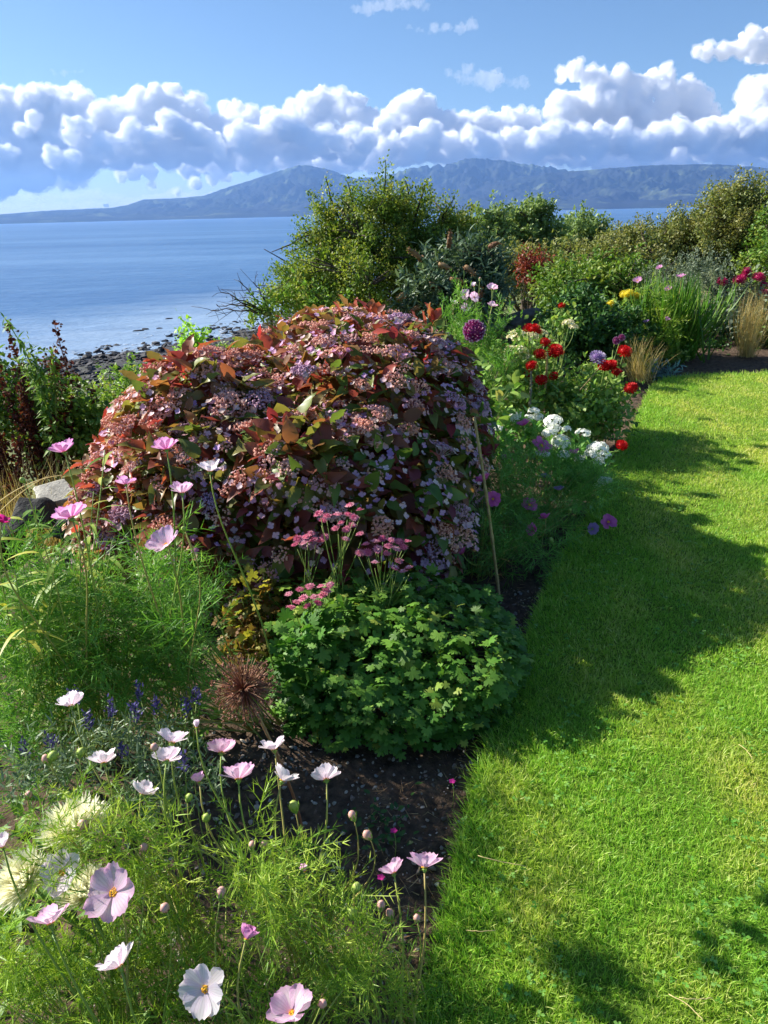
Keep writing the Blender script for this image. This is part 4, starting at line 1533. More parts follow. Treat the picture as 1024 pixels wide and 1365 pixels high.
T_PETAL4 = leaf_tpl(.46, 3, .06, -.1, .6)
T_OCTA = (np.array([(1, 0, 0), (-1, 0, 0), (0, 1, 0), (0, -1, 0), (0, 0, 1), (0, 0, -1)], float), np.array([(0, 2, 4), (2, 1, 4), (1, 3, 4), (3, 0, 4), (2, 0, 5), (1, 2, 5), (3, 1, 5), (0, 3, 5)]), np.zeros(6))


def lacecap(i, dry):
    """flower head of radius about .07: centre of tiny seed buds, ring of four petalled florets"""
    bc, bf = MB(), MB()
    n = 150 if dry else 70
    r = .052 * np.sqrt(rng.random(n))
    a = rng.uniform(0, 6.28, n)
    p = np.column_stack((r * np.cos(a), r * np.sin(a), .012 - 4 * r ** 2 + rng.normal(size=n) * .005))
    bc.inst(T_OCTA, p, rdir(n), rdir(n), rng.uniform(.0045, .0075, n))
    for k in range(14):
        q = p[rng.integers(0, n)]
        bc.tube(bez((0, 0, -.06), (q[0] * .3, q[1] * .3, -.03), q, 4), .0012, 3, .1)
    m = rng.integers(3, 7) if dry else rng.integers(7, 12)
    a = np.arange(m) * 2 * PI / m + rng.uniform(-.25, .25, m)
    rr = rng.uniform(.045, .072, m) if not dry else rng.uniform(.05, .07, m)
    P = np.column_stack((rr * np.cos(a), rr * np.sin(a), rng.uniform(-.012, .012, m)))
    nn = unit(np.column_stack((np.cos(a) * .5, np.sin(a) * .5, np.ones(m))) + .35 * rdir(m))
    floret(bf, P, nn, .016 if dry else .017, rng.random(m))
    for k in range(m):
        bf.tube(bez((0, 0, -.05), (P[k, 0] * .5, P[k, 1] * .5, -.02), P[k] - nn[k] * .001, 4), .0011, 3, .2)
    return bf.mesh('flower_head', M_FDRY if dry else M_FLORET, False), bc.mesh('seed_centre', M_BOBBLE, False)


def hydrangea():
    base = np.array((-.30, 3.45, -.03))
    root = thing('hydrangea', 'huge rounded lacecap hydrangea with rusty red leaves and mauve flower heads', 'shrub', base)
    b = MB()
    N = 3900
    P, Nn = surf_points(HYD, N, -.02, .86, 1.06)
    N = len(P)
    d = unit(Nn * .8 + .75 * rdir(N) + .05 * UP)
    nr = unit(Nn * .5 + .7 * UP + .55 * rdir(N))
    s = rng.uniform(.05, .098, N)
    left = np.clip(.35 - .55 * (P[:, 0] + .45) + .45 * (P[:, 2] - .6), 0, 1)
    tone = np.clip(left * .9 + rng.normal(size=N) * .28, 0, 1)
    tp = [leaf_tpl(.31, 6, fo, dr, .42, wavy=.10) for fo, dr in ((.45, .0), (.3, .45), (.6, .75))]
    k = rng.integers(0, 3, N)
    for i in range(3):
        q = k == i
        b.inst(tp[i], P[q], d[q], nr[q], s[q], rng.random(q.sum()), tone[q])
    # inner, lower layer that closes the shrub
    P, Nn = surf_points([(c, R * .8) for c, R in HYD], 2600, -.02, .8, 1.0)
    N = len(P)
    b.inst(tp[1], P, unit(Nn + .8 * rdir(N)), unit(Nn + UP + .5 * rdir(N)), rng.uniform(.09, .15, N), rng.random(N), .25)
    # some leaves stand up above the outline
    for (px, py, Y) in ((455, 415, 4.4), (472, 408, 4.5), (488, 410, 4.4), (505, 418, 4.3), (600, 478, 4.2), (612, 470, 4.2), (560, 420, 4.5), (578, 412, 4.5), (420, 420, 4.3), (395, 428, 4.2), (215, 545, 3.8), (300, 478, 4.0), (340, 462, 4.1), (618, 500, 4.1)):
        p = at(px, py + 18, Y * .86)
        for j in range(3):
            b.inst(tp[0], [p + rng.normal(size=3) * .015], [UP + .35 * rng.normal(size=3)], [rng.normal(size=3)], [rng.uniform(.09, .14)], [rng.random()], [rng.uniform(.3, 1)])
    b.build('foliage', M_HYD, root)
    b = MB()
    for i in range(60):
        q, _ = surf_points(HYD, 1, .2, .85, .95)
        if len(q) == 0:
            continue
        b.tube(bez(base + rng.normal(size=3) * (.25, .2, 0), (base + q[0]) / 2 + (0, 0, .1), q[0], 6), np.linspace(.009, .004, 6), 4)
    b.build('stems', M_BARK, root)
    # flower heads: keep the ones turned to the light or the lawn, well spaced
    P, Nn = surf_points(HYD, 6000, .06, 1.04, 1.11)
    view = unit(np.array((0, 0, CAMZ)) - P)
    vis = (Nn * view).sum(1)
    keep = []
    for i in range(len(P)):
        if vis[i] < .10 or len(keep) >= 100:
            continue
        if all(np.linalg.norm(P[i] - P[j]) > (.098) for j in keep):
            keep.append(i)
    meshes = [lacecap(i, False) for i in range(5)] + [lacecap(i, True) for i in range(5)]
    print('hydrangea heads', len(keep))
    for i in keep:
        dryness = np.clip(.55 - .75 * (P[i, 0] + .45) + .7 * (P[i, 2] - .5), .08, .97)
        fm, cm = meshes[(5 if rng.random() < dryness else 0) + rng.integers(0, 5)]
        nrm = unit(Nn[i] * .7 + UP * .7 + .25 * rdir(1)[0])
        h = put('flower_head', fm, root, P[i], nrm, rng.uniform(0, 6), rng.uniform(.74, 1.04))
        sub('seed_centre', cm, h)
    # more heads, small and half hidden, as one part
    b = MB()
    N = 380
    P2, N2 = surf_points(HYD, 900, .05, 1.02, 1.10)
    P2, N2 = P2[:N], N2[:N]
    for j in range(len(P2)):
        m = 7
        a = np.arange(m) * .9
        nn = unit(N2[j] + .6 * UP)
        x = unit(np.cross(nn, (0, .3, 1)))
        y = np.cross(nn, x)
        Q = P2[j] + .05 * (np.cos(a)[:, None] * x + np.sin(a)[:, None] * y)
        floret(b, Q, unit(nn + .5 * rdir(m)), .0155, rng.random(m))
    o = b.build('florets', M_FLORET2, root, smooth=False)
    o['kind'] = 'stuff'
    # the remaining dried heads, massed on the sunny side
    b = MB()
    P2, N2 = surf_points(HYD, 1300, .1, 1.03, 1.10)
    w_ = .35 - .9 * (P2[:, 0] + .35) + .8 * (P2[:, 2] - .55)
    k_ = rng.random(len(P2)) < np.clip(w_, .04, .9)
    P2, N2 = P2[k_][:360], N2[k_][:360]
    for j in range(len(P2)):
        m = 46
        nn = unit(N2[j] + .8 * UP)
        x = unit(np.cross(nn, (0, .3, 1)))
        y = np.cross(nn, x)
        rr = rng.uniform(.03, .05) * np.sqrt(rng.random(m))
        a = rng.uniform(0, 6.28, m)
        Q = P2[j] + (rr * np.cos(a))[:, None] * x + (rr * np.sin(a))[:, None] * y + nn * rng.normal(size=(m, 1)) * .005
        b.inst(T_OCTA, Q, rdir(m), rdir(m), rng.uniform(.004, .007, m), np.clip(rng.random() + .15 * rng.normal(size=m), 0, 1))
    o = b.build('seed_heads', M_BOBBLE2, root, smooth=False)
    o['kind'] = 'stuff'


M_BOBBLE2 = leafy('dry_seed_cluster', G('#c08a78', '#d0a08c', '#c4948a', '#d8b09c', '#b08c90'), transl=.2, rough=.8)
M_FLORET2 = leafy('faded_floret', G('#dcc8c6', '#d4a8bc', '#c094c0', '#dcc0b8', '#b08cc4', '#d09cb4'), transl=.35, rough=.55)
hydrangea()


# ---------------------------------------------------------------- lobed-leaf mound (geranium)
def palmate(lobes=5, teeth=3, depth=.42):
    V, T, F = [(0, 0, 0)], [0], []
    n = lobes * 6
    A = np.linspace(-2.55, 2.55, n + 1)
    for a in A:
        ph = (a + 2.55) / 5.1 * lobes
        lob = abs(math.sin(PI * ph)) ** .7
        r = (1 - depth) + depth * lob
        r *= .85 + .15 * math.cos(a * .8)
        if int(round(ph * 6)) % 2 and lob > .4:
            r *= .88
        V.append((r * math.sin(a) * .62, .38 + r * math.cos(a) * .62 - .0, .08 * lob - .22 * r * r))
        T.append(1)
    V[0] = (0, .30, .0)
    for i in range(n):
        F.append((0, i + 2, i + 1))
    return np.array(V), np.array(F), np.array(T)


M_GER = leafy('geranium_leaf', G('#33581f', '#436e26', '#54822e', '#3b6824', '#6a9438'), G('#7a8f3a', '#9aa545', '#6f8f38'), transl=.32, rough=.5, spec=.3)
T_PALM = [palmate(5), palmate(7, 3, .38), palmate(5, 3, .5)]


def mound():
    base = np.array((.05, 2.34, -.04))
    root = thing('geranium', 'low dense green mound of lobed leaves at the lawn edge', 'plant', base)
    blobs = [(np.array((.06, 2.30, .0)), np.array((.38, .42, .30))), (np.array((-.12, 2.26, .02)), np.array((.28, .36, .29))), (np.array((.22, 2.28, -.02)), np.array((.24, .34, .20))), (np.array((.0, 2.06, -.03)), np.array((.30, .20, .20)))]
    r = np.random.default_rng(3)
    for k in range(9):
        a_ = r.uniform(0, 6.28)
        blobs.append((np.array((.05 + .30 * math.cos(a_), 2.28 + .32 * math.sin(a_), r.uniform(.08, .2))), np.array((.11, .12, .09)) * r.uniform(.8, 1.3)))
    b = MB()
    for (N, lo, hi, s0) in ((3000, .88, 1.12, .042), (1600, .7, .9, .045)):
        P, Nn = surf_points(blobs, N, .0, lo, hi)
        N = len(P)
        d = unit(np.column_stack((Nn[:, :2], np.full(N, -.25))) + .6 * rdir(N))
        k = rng.integers(0, 3, N)
        s = s0 * rng.uniform(.65, 1.3, N)
        tone = np.where(rng.random(N) < .07, .9, .0) + .3 * rng.random(N) * np.clip(.5 + 2 * (P[:, 2] - .18), 0, 1)
        for i in range(3):
            q = k == i
            b.inst(T_PALM[i], P[q], d[q], unit(Nn[q] * .7 + .7 * UP + .4 * rdir(q.sum())), s[q], rng.random(q.sum()), tone[q])
    b.build('leaves', M_GER, root)
    b = MB()
    for i in range(160):
        q, _ = surf_points(blobs, 1, .02, .8, .95)
        if len(q):
            b.tube(bez(base + rng.normal(size=3) * (.10, .10, 0), (base + q[0]) / 2 + (0, 0, .06), q[0], 4), .0016, 3)
    b.build('leaf_stalks', M_STEM, root)


mound()

# ---------------------------------------------------------------- yellowing plant left of the mound
M_YEL = leafy('yellowing_leaf', G('#7a7a2a', '#a3a035', '#c0b548', '#5f6a28', '#6a4a2a', '#8a6a30', '#4f5a2a'), transl=.4)
root = thing('columbine', 'yellowing bronze leaved plant between the dried seed ball and the pink astrantia', 'plant', (at(345, 830, 2.35)[0], 2.35, -.03))
b = MB()
blobs = [pxb(345, 800, 38, 42, 2.4), pxb(320, 835, 30, 36, 2.3), pxb(365, 775, 24, 20, 2.5), pxb(330, 870, 34, 30, 2.2)]
P, O, r = blob_points(blobs, 460, .5)
b.inst(T_PALM[0], P, unit(O + .8 * rdir(460)), unit(UP + .3 * O + .6 * rdir(460)), rng.uniform(.022, .045, 460), np.clip(rng.random(460) * .6 + (P[:, 2] < .3) * .4, 0, 1))
b.build('leaves', M_YEL, root)
b = MB()
for i in range(50):
    q = P[i]
    b.tube(bez(base_of(root), (base_of(root) + q) / 2 + rng.normal(size=3) * .03, q, 5), .0016, 3)
b.build('stems', M_STEM, root)
root = thing('ivy_clump', 'clump of round green leaves in deep shade beside the dried seed ball', 'plant', (at(390, 900, 2.0)[0], 2.05, -.03))
b = MB()
blobs = [pxb(395, 880, 34, 60, 2.08), pxb(420, 930, 40, 44, 2.0), pxb(430, 850, 34, 30, 2.15)]
P, O, r = blob_points(blobs, 300, .5)
b.inst(T_PALM[1], P, unit(O + .8 * rdir(300)), unit(UP + .4 * O + .6 * rdir(300)), rng.uniform(.035, .06, 300))
b.build('leaves', M_GER, root)
b = MB()
for i in range(40):
    b.tube(bez(base_of(root), (base_of(root) + P[i]) / 2 + rng.normal(size=3) * .03, P[i], 5), .0018, 3)
b.build('stems', M_STEM, root)

# ---------------------------------------------------------------- astrantia
M_AST = leafy('astrantia_bract', G('#d0708c', '#e08fa6', '#c46082', '#e8aebc'), transl=.35, rand='object', tcol=(1, .8, .85))
M_ASTC = leafy('astrantia_floret', G('#d98fa8', '#c05a80', '#e8b8c4'), transl=.2, rand='object')


def astrantia_mesh(i):
    b, c = MB(), MB()
    n = 15
    a = np.arange(n) * 2 * PI / n
    dv = np.column_stack((np.cos(a), np.sin(a), np.full(n, .12))) + .08 * rdir(n)
    b.inst(leaf_tpl(.16, 3, .1, .0, .5), np.zeros((n, 3)), dv, UP, rng.uniform(.9, 1.1, n))
    m = 34
    d = rdir(m)
    d[:, 2] = np.abs(d[:, 2]) + .15
    d = unit(d)
    c.inst(T_OCTA, d * rng.uniform(.40, .62, m)[:, None] * (1, 1, .8), d, rdir(m), np.column_stack((np.full(m, .09), np.full(m, .13), np.full(m, .09))))
    return b.mesh('flower', M_AST, False), c.mesh('florets', M_ASTC, False)


AST = [astrantia_mesh(i) for i in range(4)]


def astrantia(label, base, heads, spread_c):
    root = thing('astrantia', label, 'flower plant', base, 'astrantias in front of the hydrangea')
    base = np.array(base)
    cen = np.mean([at(*h) for h in heads], axis=0)
    for h in heads:
        p = at(*h)
        n = unit(UP + .35 * rdir(1)[0] + (0, -.15, 0))
        fm, cm = AST[rng.integers(0, 4)]
        o = put('flower', fm, root, p, n, rng.uniform(0, 6), rng.uniform(.016, .021))
        sub('florets', cm, o)
        j = cen * .6 + base * .4 + rng.normal(size=3) * .02
        q = p - n * .02
        bs = MB()
        bs.tube(np.vstack((bez(base + rng.normal(size=3) * (.03, .03, 0), (base + j) / 2 + rng.normal(size=3) * .02, j, 6), bez(j, (j + q) / 2 + (0, 0, -.02), q, 6)[1:])), np.linspace(.0022, .0011, 11), 4, rng.random())
        bs.build('stem', M_STEM, root)
    b = MB()
    N = 60
    P = base + np.column_stack((rng.normal(size=(N, 2)) * .09, rng.uniform(.1, .34, N)))
    b.inst(T_PALM[2], P, rdir(N) * (1, 1, .3), UP + .5 * rdir(N), rng.uniform(.04, .075, N), rng.random(N), rng.random(N) * .4)
    b.build('leaves', M_GER, root)


Ya = 2.3
astrantia('pink astrantia with the lowest flower cluster, left of the green mound', (at(420, 900, 2.2)[0], 2.2, -.03),
          [(385, 792, 2.2), (400, 786, 2.22), (413, 782, 2.2), (428, 782, 2.2), (440, 780, 2.24), (404, 798, 2.18), (418, 796, 2.2), (431, 793, 2.2), (388, 810, 2.16), (410, 808, 2.17), (424, 804, 2.18), (396, 803, 2.25), (436, 788, 2.2)], None)
astrantia('pink astrantia with the tallest flowers, behind the lowest cluster', (at(440, 880, 2.35)[0], 2.35, -.03),
          [(425, 685, 2.35), (436, 688, 2.38), (450, 686, 2.35), (466, 674, 2.38), (480, 680, 2.36), (472, 690, 2.34), (455, 697, 2.33), (462, 706, 2.33), (448, 704, 2.35), (480, 712, 2.33), (461, 719, 2.32), (470, 700, 2.36), (430, 694, 2.4), (464, 686, 2.36)], None)
astrantia('salmon pink astrantia at the left of the group against the hydrangea', (at(408, 890, 2.4)[0], 2.4, -.03),
          [(397, 718, 2.4), (408, 716, 2.4), (415, 711, 2.42), (405, 724, 2.38), (418, 720, 2.4), (433, 716, 2.4), (428, 722, 2.4), (394, 726, 2.38)], None)
astrantia('pink astrantia with a broad flat cluster, rightmost of the group', (at(500, 890, 2.3)[0], 2.3, -.03),
          [(488, 726, 2.3), (500, 722, 2.3), (510, 718, 2.32), (522, 720, 2.3), (532, 722, 2.3), (543, 722, 2.3), (518, 728, 2.28), (528, 732, 2.28), (504, 732, 2.28), (490, 737, 2.28), (480, 737, 2.3), (516, 738, 2.28), (538, 729, 2.3), (526, 757, 2.25), (538, 762, 2.25), (532, 748, 2.3), (500, 750, 2.25), (545, 757, 2.26)], None)

# ---------------------------------------------------------------- dried allium seed ball
M_ALL = leafy('dry_allium', G('#5e3c30', '#7e5040', '#92624a', '#4a3026'), transl=.1, rough=.7, tip=lin('#b89a78'))
c = at(325, 918, 1.44)
root = thing('allium_seed_head', 'round brown dried allium seed ball of fine spokes over the soil', 'seed head', (c[0] + .10, c[1] + .08, -.05))
b = MB()
n = 560
d = rdir(n)
d = d[wave_noise(d[:, 0] * 2 + d[:, 2], d[:, 1] * 2 - d[:, 2], 88, 2, 1.6) > -.18]
n = len(d)
L_ = rng.uniform(.04, .088, n)
b.inst(blade_tpl(.5, 3, .06), np.tile(c, (n, 1)), d, rdir(n), np.column_stack((np.full(n, .0032), L_, L_)))
b.inst(blade_tpl(.5, 3, .06), np.tile(c, (n, 1)), d, np.cross(d, rdir(n)), np.column_stack((np.full(n, .0032), L_, L_)))
b.build('spokes', M_ALL, root)
b = MB()
b.inst(T_OCTA, c + d * L_[:, None], d, rdir(n), np.column_stack((np.full(n, .0022), np.full(n, .0045), np.full(n, .0022))))
for k in range(3):
    b.inst(leaf_tpl(.25, 2, .1, 0, .4), c + d * L_[:, None], unit(d + .9 * rdir(n)), rdir(n), .007)
b.build('seed_capsules', M_ALL, root)
b = MB()
b.tube(bez(base_of(root), base_of(root) + (0, 0, .2), c, 8), .004, 6)
b.build('stalk', M_ALL, root)

# ---------------------------------------------------------------- bamboo canes and stakes
M_CANE = solid('bamboo_cane', lin('#8a7548'), lin('#c2a873'), 30, .5, .2, 60)
M_STAKE = solid('grey_stake', lin('#6a645a'), lin('#98917f'), 30, .8, .3, 60)


def cane(label, p0, p1, Y0, Y1, r, mat):
    a, c = at(*p0, Y0), at(*p1, Y1)
    b = MB()
    n = 26
    p = np.array([a + (c - a) * t for t in np.linspace(-.04, 1, n)]) + np.column_stack((np.sin(np.linspace(0, 3, n)) * .006, np.zeros(n), np.zeros(n)))
    rr = np.where(np.arange(n) % 6 == 3, r * 1.3, r) * np.linspace(1.05, .9, n)
    b.tube(p, rr, 8)
    tag(b.build('garden_cane', mat), label, 'cane', 'canes and stakes in the border')


cane('tall split bamboo cane standing right of the hydrangea', (665, 792), (632, 556), 2.85, 2.95, .0065, M_CANE)
cane('thinner greyish cane just behind the tall bamboo one', (640, 690), (648, 522), 3.45, 3.5, .006, M_STAKE)
cane('grey stake ending under a red dahlia ball', (704, 560), (708, 494), 4.7, 4.75, .008, M_STAKE)
cane('short grey stake left of the red dahlias', (660, 515), (662, 478), 4.9, 4.95, .008, M_STAKE)
cane('pale leaning stake among the red dahlias', (726, 520), (729, 470), 4.95, 4.95, .008, M_CANE)
cane('thin brown stick leaning beside the striped purple dahlia', (773, 520), (801, 487), 4.85, 4.8, .004, M_CANE)
# ---------------------------------------------------------------- cosmos
def petal_tpl(nu=7, nt=6, cup=.15, notch=.06, ridge=.02, broad=1.0):
    V, T, F, U = [], [], [], []
    for j in range(nt):
        t = j / (nt - 1)
        w = broad * (.07 + .40 * math.sin(min(1.0, t / .74) * PI / 2) ** 1.15) * (1 - .28 * max(0, (t - .74) / .26) ** 2)
        for i in range(nu):
            u = -1 + 2 * i / (nu - 1)
            y = t - (t ** 3) * (.13 * u * u) + (t ** 4) * notch * math.cos(3 * PI * u)
            z = cup * t * t + ridge * math.cos(2.5 * PI * u) * t + .10 * u * u * t
            V.append((u * w, y, z))
            T.append(t)
            U.append(u)
    for j in range(nt - 1):
        for i in range(nu - 1):
            a = j * nu + i
            F += [(a, a + 1, a + nu + 1), (a, a + nu + 1, a + nu)]
    return np.array(V), np.array(F), np.array(T), np.array(U)


def petal_mat(name, cols, base, tip=None, tcol=(1, .93, .97), tr=.5):
    return leafy(name, cols, transl=tr, tcol=tcol, rough=.7, spec=.12, base_dark=base, tip=tip, veins=tuple(.45 * x + .35 * y for x, y in zip(base, cols[0])))


PM = {
    'white': petal_mat('white_cosmos_petal', G('#e9e2e6', '#f1ecee', '#e6dbe4'), lin('#e8d8e4')),
    'blush': petal_mat('blush_cosmos_petal', G('#efdfe9', '#e8cfe0', '#f1e5ec'), lin('#e0bcd5'), lin('#dfb0d2')),
    'pink': petal_mat('pink_cosmos_petal', G('#e3b3d6', '#e8c0dc', '#dca4cf'), lin('#cf80bf'), lin('#d893c8')),
    'magenta': petal_mat('magenta_cosmos_petal', G('#e074be', '#e886c8', '#d464b0'), lin('#b03a92')),
    'hot': petal_mat('hot_pink_cosmos_petal', G('#c62a86', '#d23c92'), lin('#a01a68')),
    'lilac': petal_mat('lilac_cosmos_petal', G('#a98ac0', '#b89acb'), lin('#8a6aa8')),
}
M_CENTRE = leafy('cosmos_centre', G('#d99a1e', '#e3b03a', '#c98518'), transl=0, rough=.8)
M_CALYX = leafy('cosmos_calyx', G('#6a8a35', '#7f9a45', '#587a2c'), transl=.15)
M_THREAD = leafy('cosmos_thread_leaf', G('#456a1e', '#6a8c2a', '#8aa638', '#587c24', '#a8b94a', '#7a9830'), transl=.3, rough=.5)
M_THREAD_B = leafy('cosmos_thread_leaf_fresh', G('#3f6a24', '#5a8832', '#74a040', '#4c7a2a', '#90b252'), transl=.32, rough=.5)
M_CSTEM = leafy('cosmos_stem', G('#7a8f3c', '#8f9a4a', '#9a8a52', '#6a8a38'), transl=.05)


def cosmos_mesh(kind, cup, npet=8, seed=0):
    """unit radius flower with its face along +z"""
    r = np.random.default_rng(seed)
    b, c, k = MB(), MB(), MB()
    for i in range(npet):
        a = 2 * PI * i / npet + r.uniform(-.09, .09)
        cu = cup + r.uniform(-.22, .22)
        d = np.array((math.cos(a) * math.cos(cu), math.sin(a) * math.cos(cu), math.sin(cu)))
        n = np.array((-math.cos(a) * math.sin(cu), -math.sin(a) * math.sin(cu), math.cos(cu)))
        b.inst(petal_tpl(cup=r.uniform(-.08, .16), notch=r.uniform(.015, .045), broad=r.uniform(.78, .98)), [d * .08 + (0, 0, .02 * (i % 2))], [d], [n + .12 * r.normal(size=3)], [r.uniform(.9, 1.02)], [r.random()])
    n = 46
    rr = .17 * np.sqrt(r.random(n))
    a = r.uniform(0, 6.28, n)
    c.inst(T_OCTA, np.column_stack((rr * np.cos(a), rr * np.sin(a), .10 - 1.5 * rr ** 2)), rdir(n), rdir(n), r.uniform(.028, .045, n))
    nn = 8
    a = np.arange(nn) * 2 * PI / nn
    dv = np.column_stack((np.cos(a), np.sin(a), np.full(nn, -.05)))
    k.inst(leaf_tpl(.2, 2, .1, .1, .4), np.tile((0, 0, -.04), (nn, 1)), dv, UP, .27)
    k.tube(np.array([(0, 0, -.2), (0, 0, -.12), (0, 0, -.03), (0, 0, 0.03)]), np.array((.04, .10, .13, .10)), 7)
    return b.mesh('flower', PM[kind]), c.mesh('flower_centre', M_CENTRE, False), k.mesh('calyx', M_CALYX)


CM = {}


def cosmos_flower(root, p, n, kind, r, state='open'):
    cup = {'open': .18, 'cup': .55, 'half': .95, 'shut': 1.25}[state]
    key = (kind, state, int(rng.integers(0, 6)))
    if key not in CM:
        CM[key] = cosmos_mesh(kind, cup, 8 if state != 'shut' else 6, hash(str(key)) % 1000 if False else len(CM) + 3)
    f, c, k = CM[key]
    o = put('flower', f, root, p, n, rng.uniform(0, 6), r)
    sub('flower_centre', c, o)
    sub('calyx', k, o)
    return o


def bud_mesh(seed, col):
    r = np.random.default_rng(seed)
    b, k = MB(), MB()
    V, F, T = icorock(300, 2)
    import bmesh
    bm = bmesh.new()
    bmesh.ops.create_icosphere(bm, subdivisions=2, radius=1)
    V = np.array([v.co[:] for v in bm.verts])
    F = np.array([[v.index for v in f.verts] for f in bm.faces])
    bm.free()
    V = V * (1 + .06 * np.cos(5 * np.arctan2(V[:, 1], V[:, 0])))[:, None]
    b.add(V * (.85, .85, .95), F, (.5, .5, 0))
    nn = 8
    a = np.arange(nn) * 2 * PI / nn
    k.inst(leaf_tpl(.2, 3, .1, -.5, .4), np.column_stack((.45 * np.cos(a), .45 * np.sin(a), np.full(nn, -.75))), np.column_stack((np.cos(a), np.sin(a), np.full(nn, .75))), UP, 1.25)
    k.tube(np.array([(0, 0, -1.3), (0, 0, -.95), (0, 0, -.6)]), np.array((.2, .45, .75)), 7)
    return b.mesh('bud', col), k.mesh('sepals', M_CALYX)


M_BUDP = leafy('bud_pink', G('#b98a80', '#c49c90'), transl=.1)
M_BUDG = leafy('bud_green', G('#8aa04a', '#a3b05a'), transl=.1)
BUDS = [bud_mesh(1, M_BUDP), bud_mesh(2, M_BUDG)]
SPRAYS = [thread_spray(i, 5, .0115) for i in range(6)]
SPRAYS_FAR = [thread_spray(20 + i, 4, .02) for i in range(4)]


def stem_to(root, base, p, n, r0=.0028, r1=.0014, off=.03, wob=.02, mat=None, reach=.1):
    base = np.asarray(base, float)
    p = np.asarray(p, float) - np.asarray(n) * off
    h = max(.05, p[2] - base[2])
    q1 = base + (p - base) * .18 + UP * h * .42 + rng.normal(size=3) * wob
    q2 = p - np.asarray(n) * min(reach, h * .35) - UP * min(.12, h * .2) + rng.normal(size=3) * wob * .6
    t = np.linspace(0, 1, 14)[:, None]
    pts = (1 - t) ** 3 * base + 3 * t * (1 - t) ** 2 * q1 + 3 * t * t * (1 - t) * q2 + t ** 3 * p
    b = MB()
    b.tube(pts, np.linspace(r0, r1, 14), 5, rng.random())
    b.build('stem', mat or M_CSTEM, root)
    return pts


def thread_foliage(root, blobs, n, size, bases, mat, far=False, up=.5, branches=None, stems=(), sw=1.0, name='foliage'):
    S = SPRAYS_FAR if far else SPRAYS
    # leaves sit in whorls along the shoots: each node carries several sprays
    C, OC, r = blob_points(blobs, max(6, n // 6), .55)
    ax = unit(OC * .4 + .8 * UP + .35 * rdir(len(C)))
    i_ = rng.integers(0, len(C), n)
    step = np.round(rng.uniform(-1.2, 1.2, n)) * size * .45
    P = C[i_] + ax[i_] * step[:, None] + .12 * size * rng.normal(size=(n, 3))
    O = OC[i_]
    d = unit(ax[i_] * up + .95 * rdir(n) + .15 * O)
    k0 = P[:, 2] > -.02
    P, d = P[k0], d[k0]
    for st in stems:               # sprays along the flower stems
        m = len(st)
        q = np.repeat(st[2:m - 6], 2, axis=0)
        P = np.vstack((P, q))
        d = np.vstack((d, unit(rdir(len(q)) * (1, 1, .4) + .55 * UP)))
    N = len(P)
    b = MB()
    k = rng.integers(0, len(S), N)
    s = size * rng.uniform(.55, 1.25, N)
    for i in range(len(S)):
        q = k == i
        b.inst(S[i], P[q], d[q], rdir(q.sum()), np.column_stack((s[q] * sw, s[q], s[q])), rng.random(q.sum()))
    b.build(name, mat, root)
    b = MB()
    bases = np.atleast_2d(bases)
    nb = branches or max(8, len(P) // 9)
    for i in rng.permutation(len(P))[:nb]:
        q = P[i] + d[i] * size * .3
        a = bases[rng.integers(0, len(bases))] + rng.normal(size=3) * (.03, .03, 0)
        m_ = a * .4 + q * .6 + np.array((0, 0, .12 * abs(q[2] - a[2]))) + rng.normal(size=3) * .03
        b.tube(bez(a, m_, q, 7), np.linspace(.0028, .0011, 7), 4, rng.random())
    b.build('branches', M_CSTEM, root)


AWAY = (-.30, .80, .55)       # faces turned to the sun, away from the camera


def cosmos_plant(label, base, flowers, buds=(), blobs=(), n=200, size=.09, mat=None, far=False, group='cosmos plants in the border', extra_bases=(), dim=None, sw=1.0, wide_leaves=0):
    base = np.asarray(base, float)
    root = thing('cosmos', label, 'flower plant', base, group)
    bases = np.vstack([base[None]] + [np.asarray(e)[None] for e in extra_bases])
    stems = []
    for (px, py, Y, kind, rp, nrm, state) in flowers:
        p = at(px, py, Y)
        r = rp / FPX * np.linalg.norm(p - (0, 0, CAMZ))
        n_ = unit(np.asarray(nrm, float) + .12 * rng.normal(size=3))
        r *= .9 if rp < 29 else .82
        cosmos_flower(root, p, n_, kind, r, state)
        bb = bases[np.argmin(np.linalg.norm(bases[:, :2] - p[:2], axis=1))]
        stems.append(stem_to(root, bb + rng.normal(size=3) * (.03, .03, 0), p, n_, off=r * .15, r0=.0034, r1=.0017))
    for (px, py, Y, kind, rp) in buds:
        p = at(px, py, Y)
        r = rp / FPX * np.linalg.norm(p - (0, 0, CAMZ))
        n_ = unit(UP + .5 * rdir(1)[0])
        f, k = BUDS[0 if kind == 'p' else 1]
        r = r * .72
        o = put('bud', f, root, p, n_, rng.uniform(0, 6), (r, r, r * 1.15))
        sub('sepals', k, o)
        bb = bases[np.argmin(np.linalg.norm(bases[:, :2] - p[:2], axis=1))]
        stems.append(stem_to(root, bb + rng.normal(size=3) * (.04, .04, 0), p, n_, off=r * 1.0, r0=.0024, r1=.0012))
    thread_foliage(root, blobs, n, size, bases, mat or M_THREAD, far, stems=stems[::2], sw=sw)
    return root


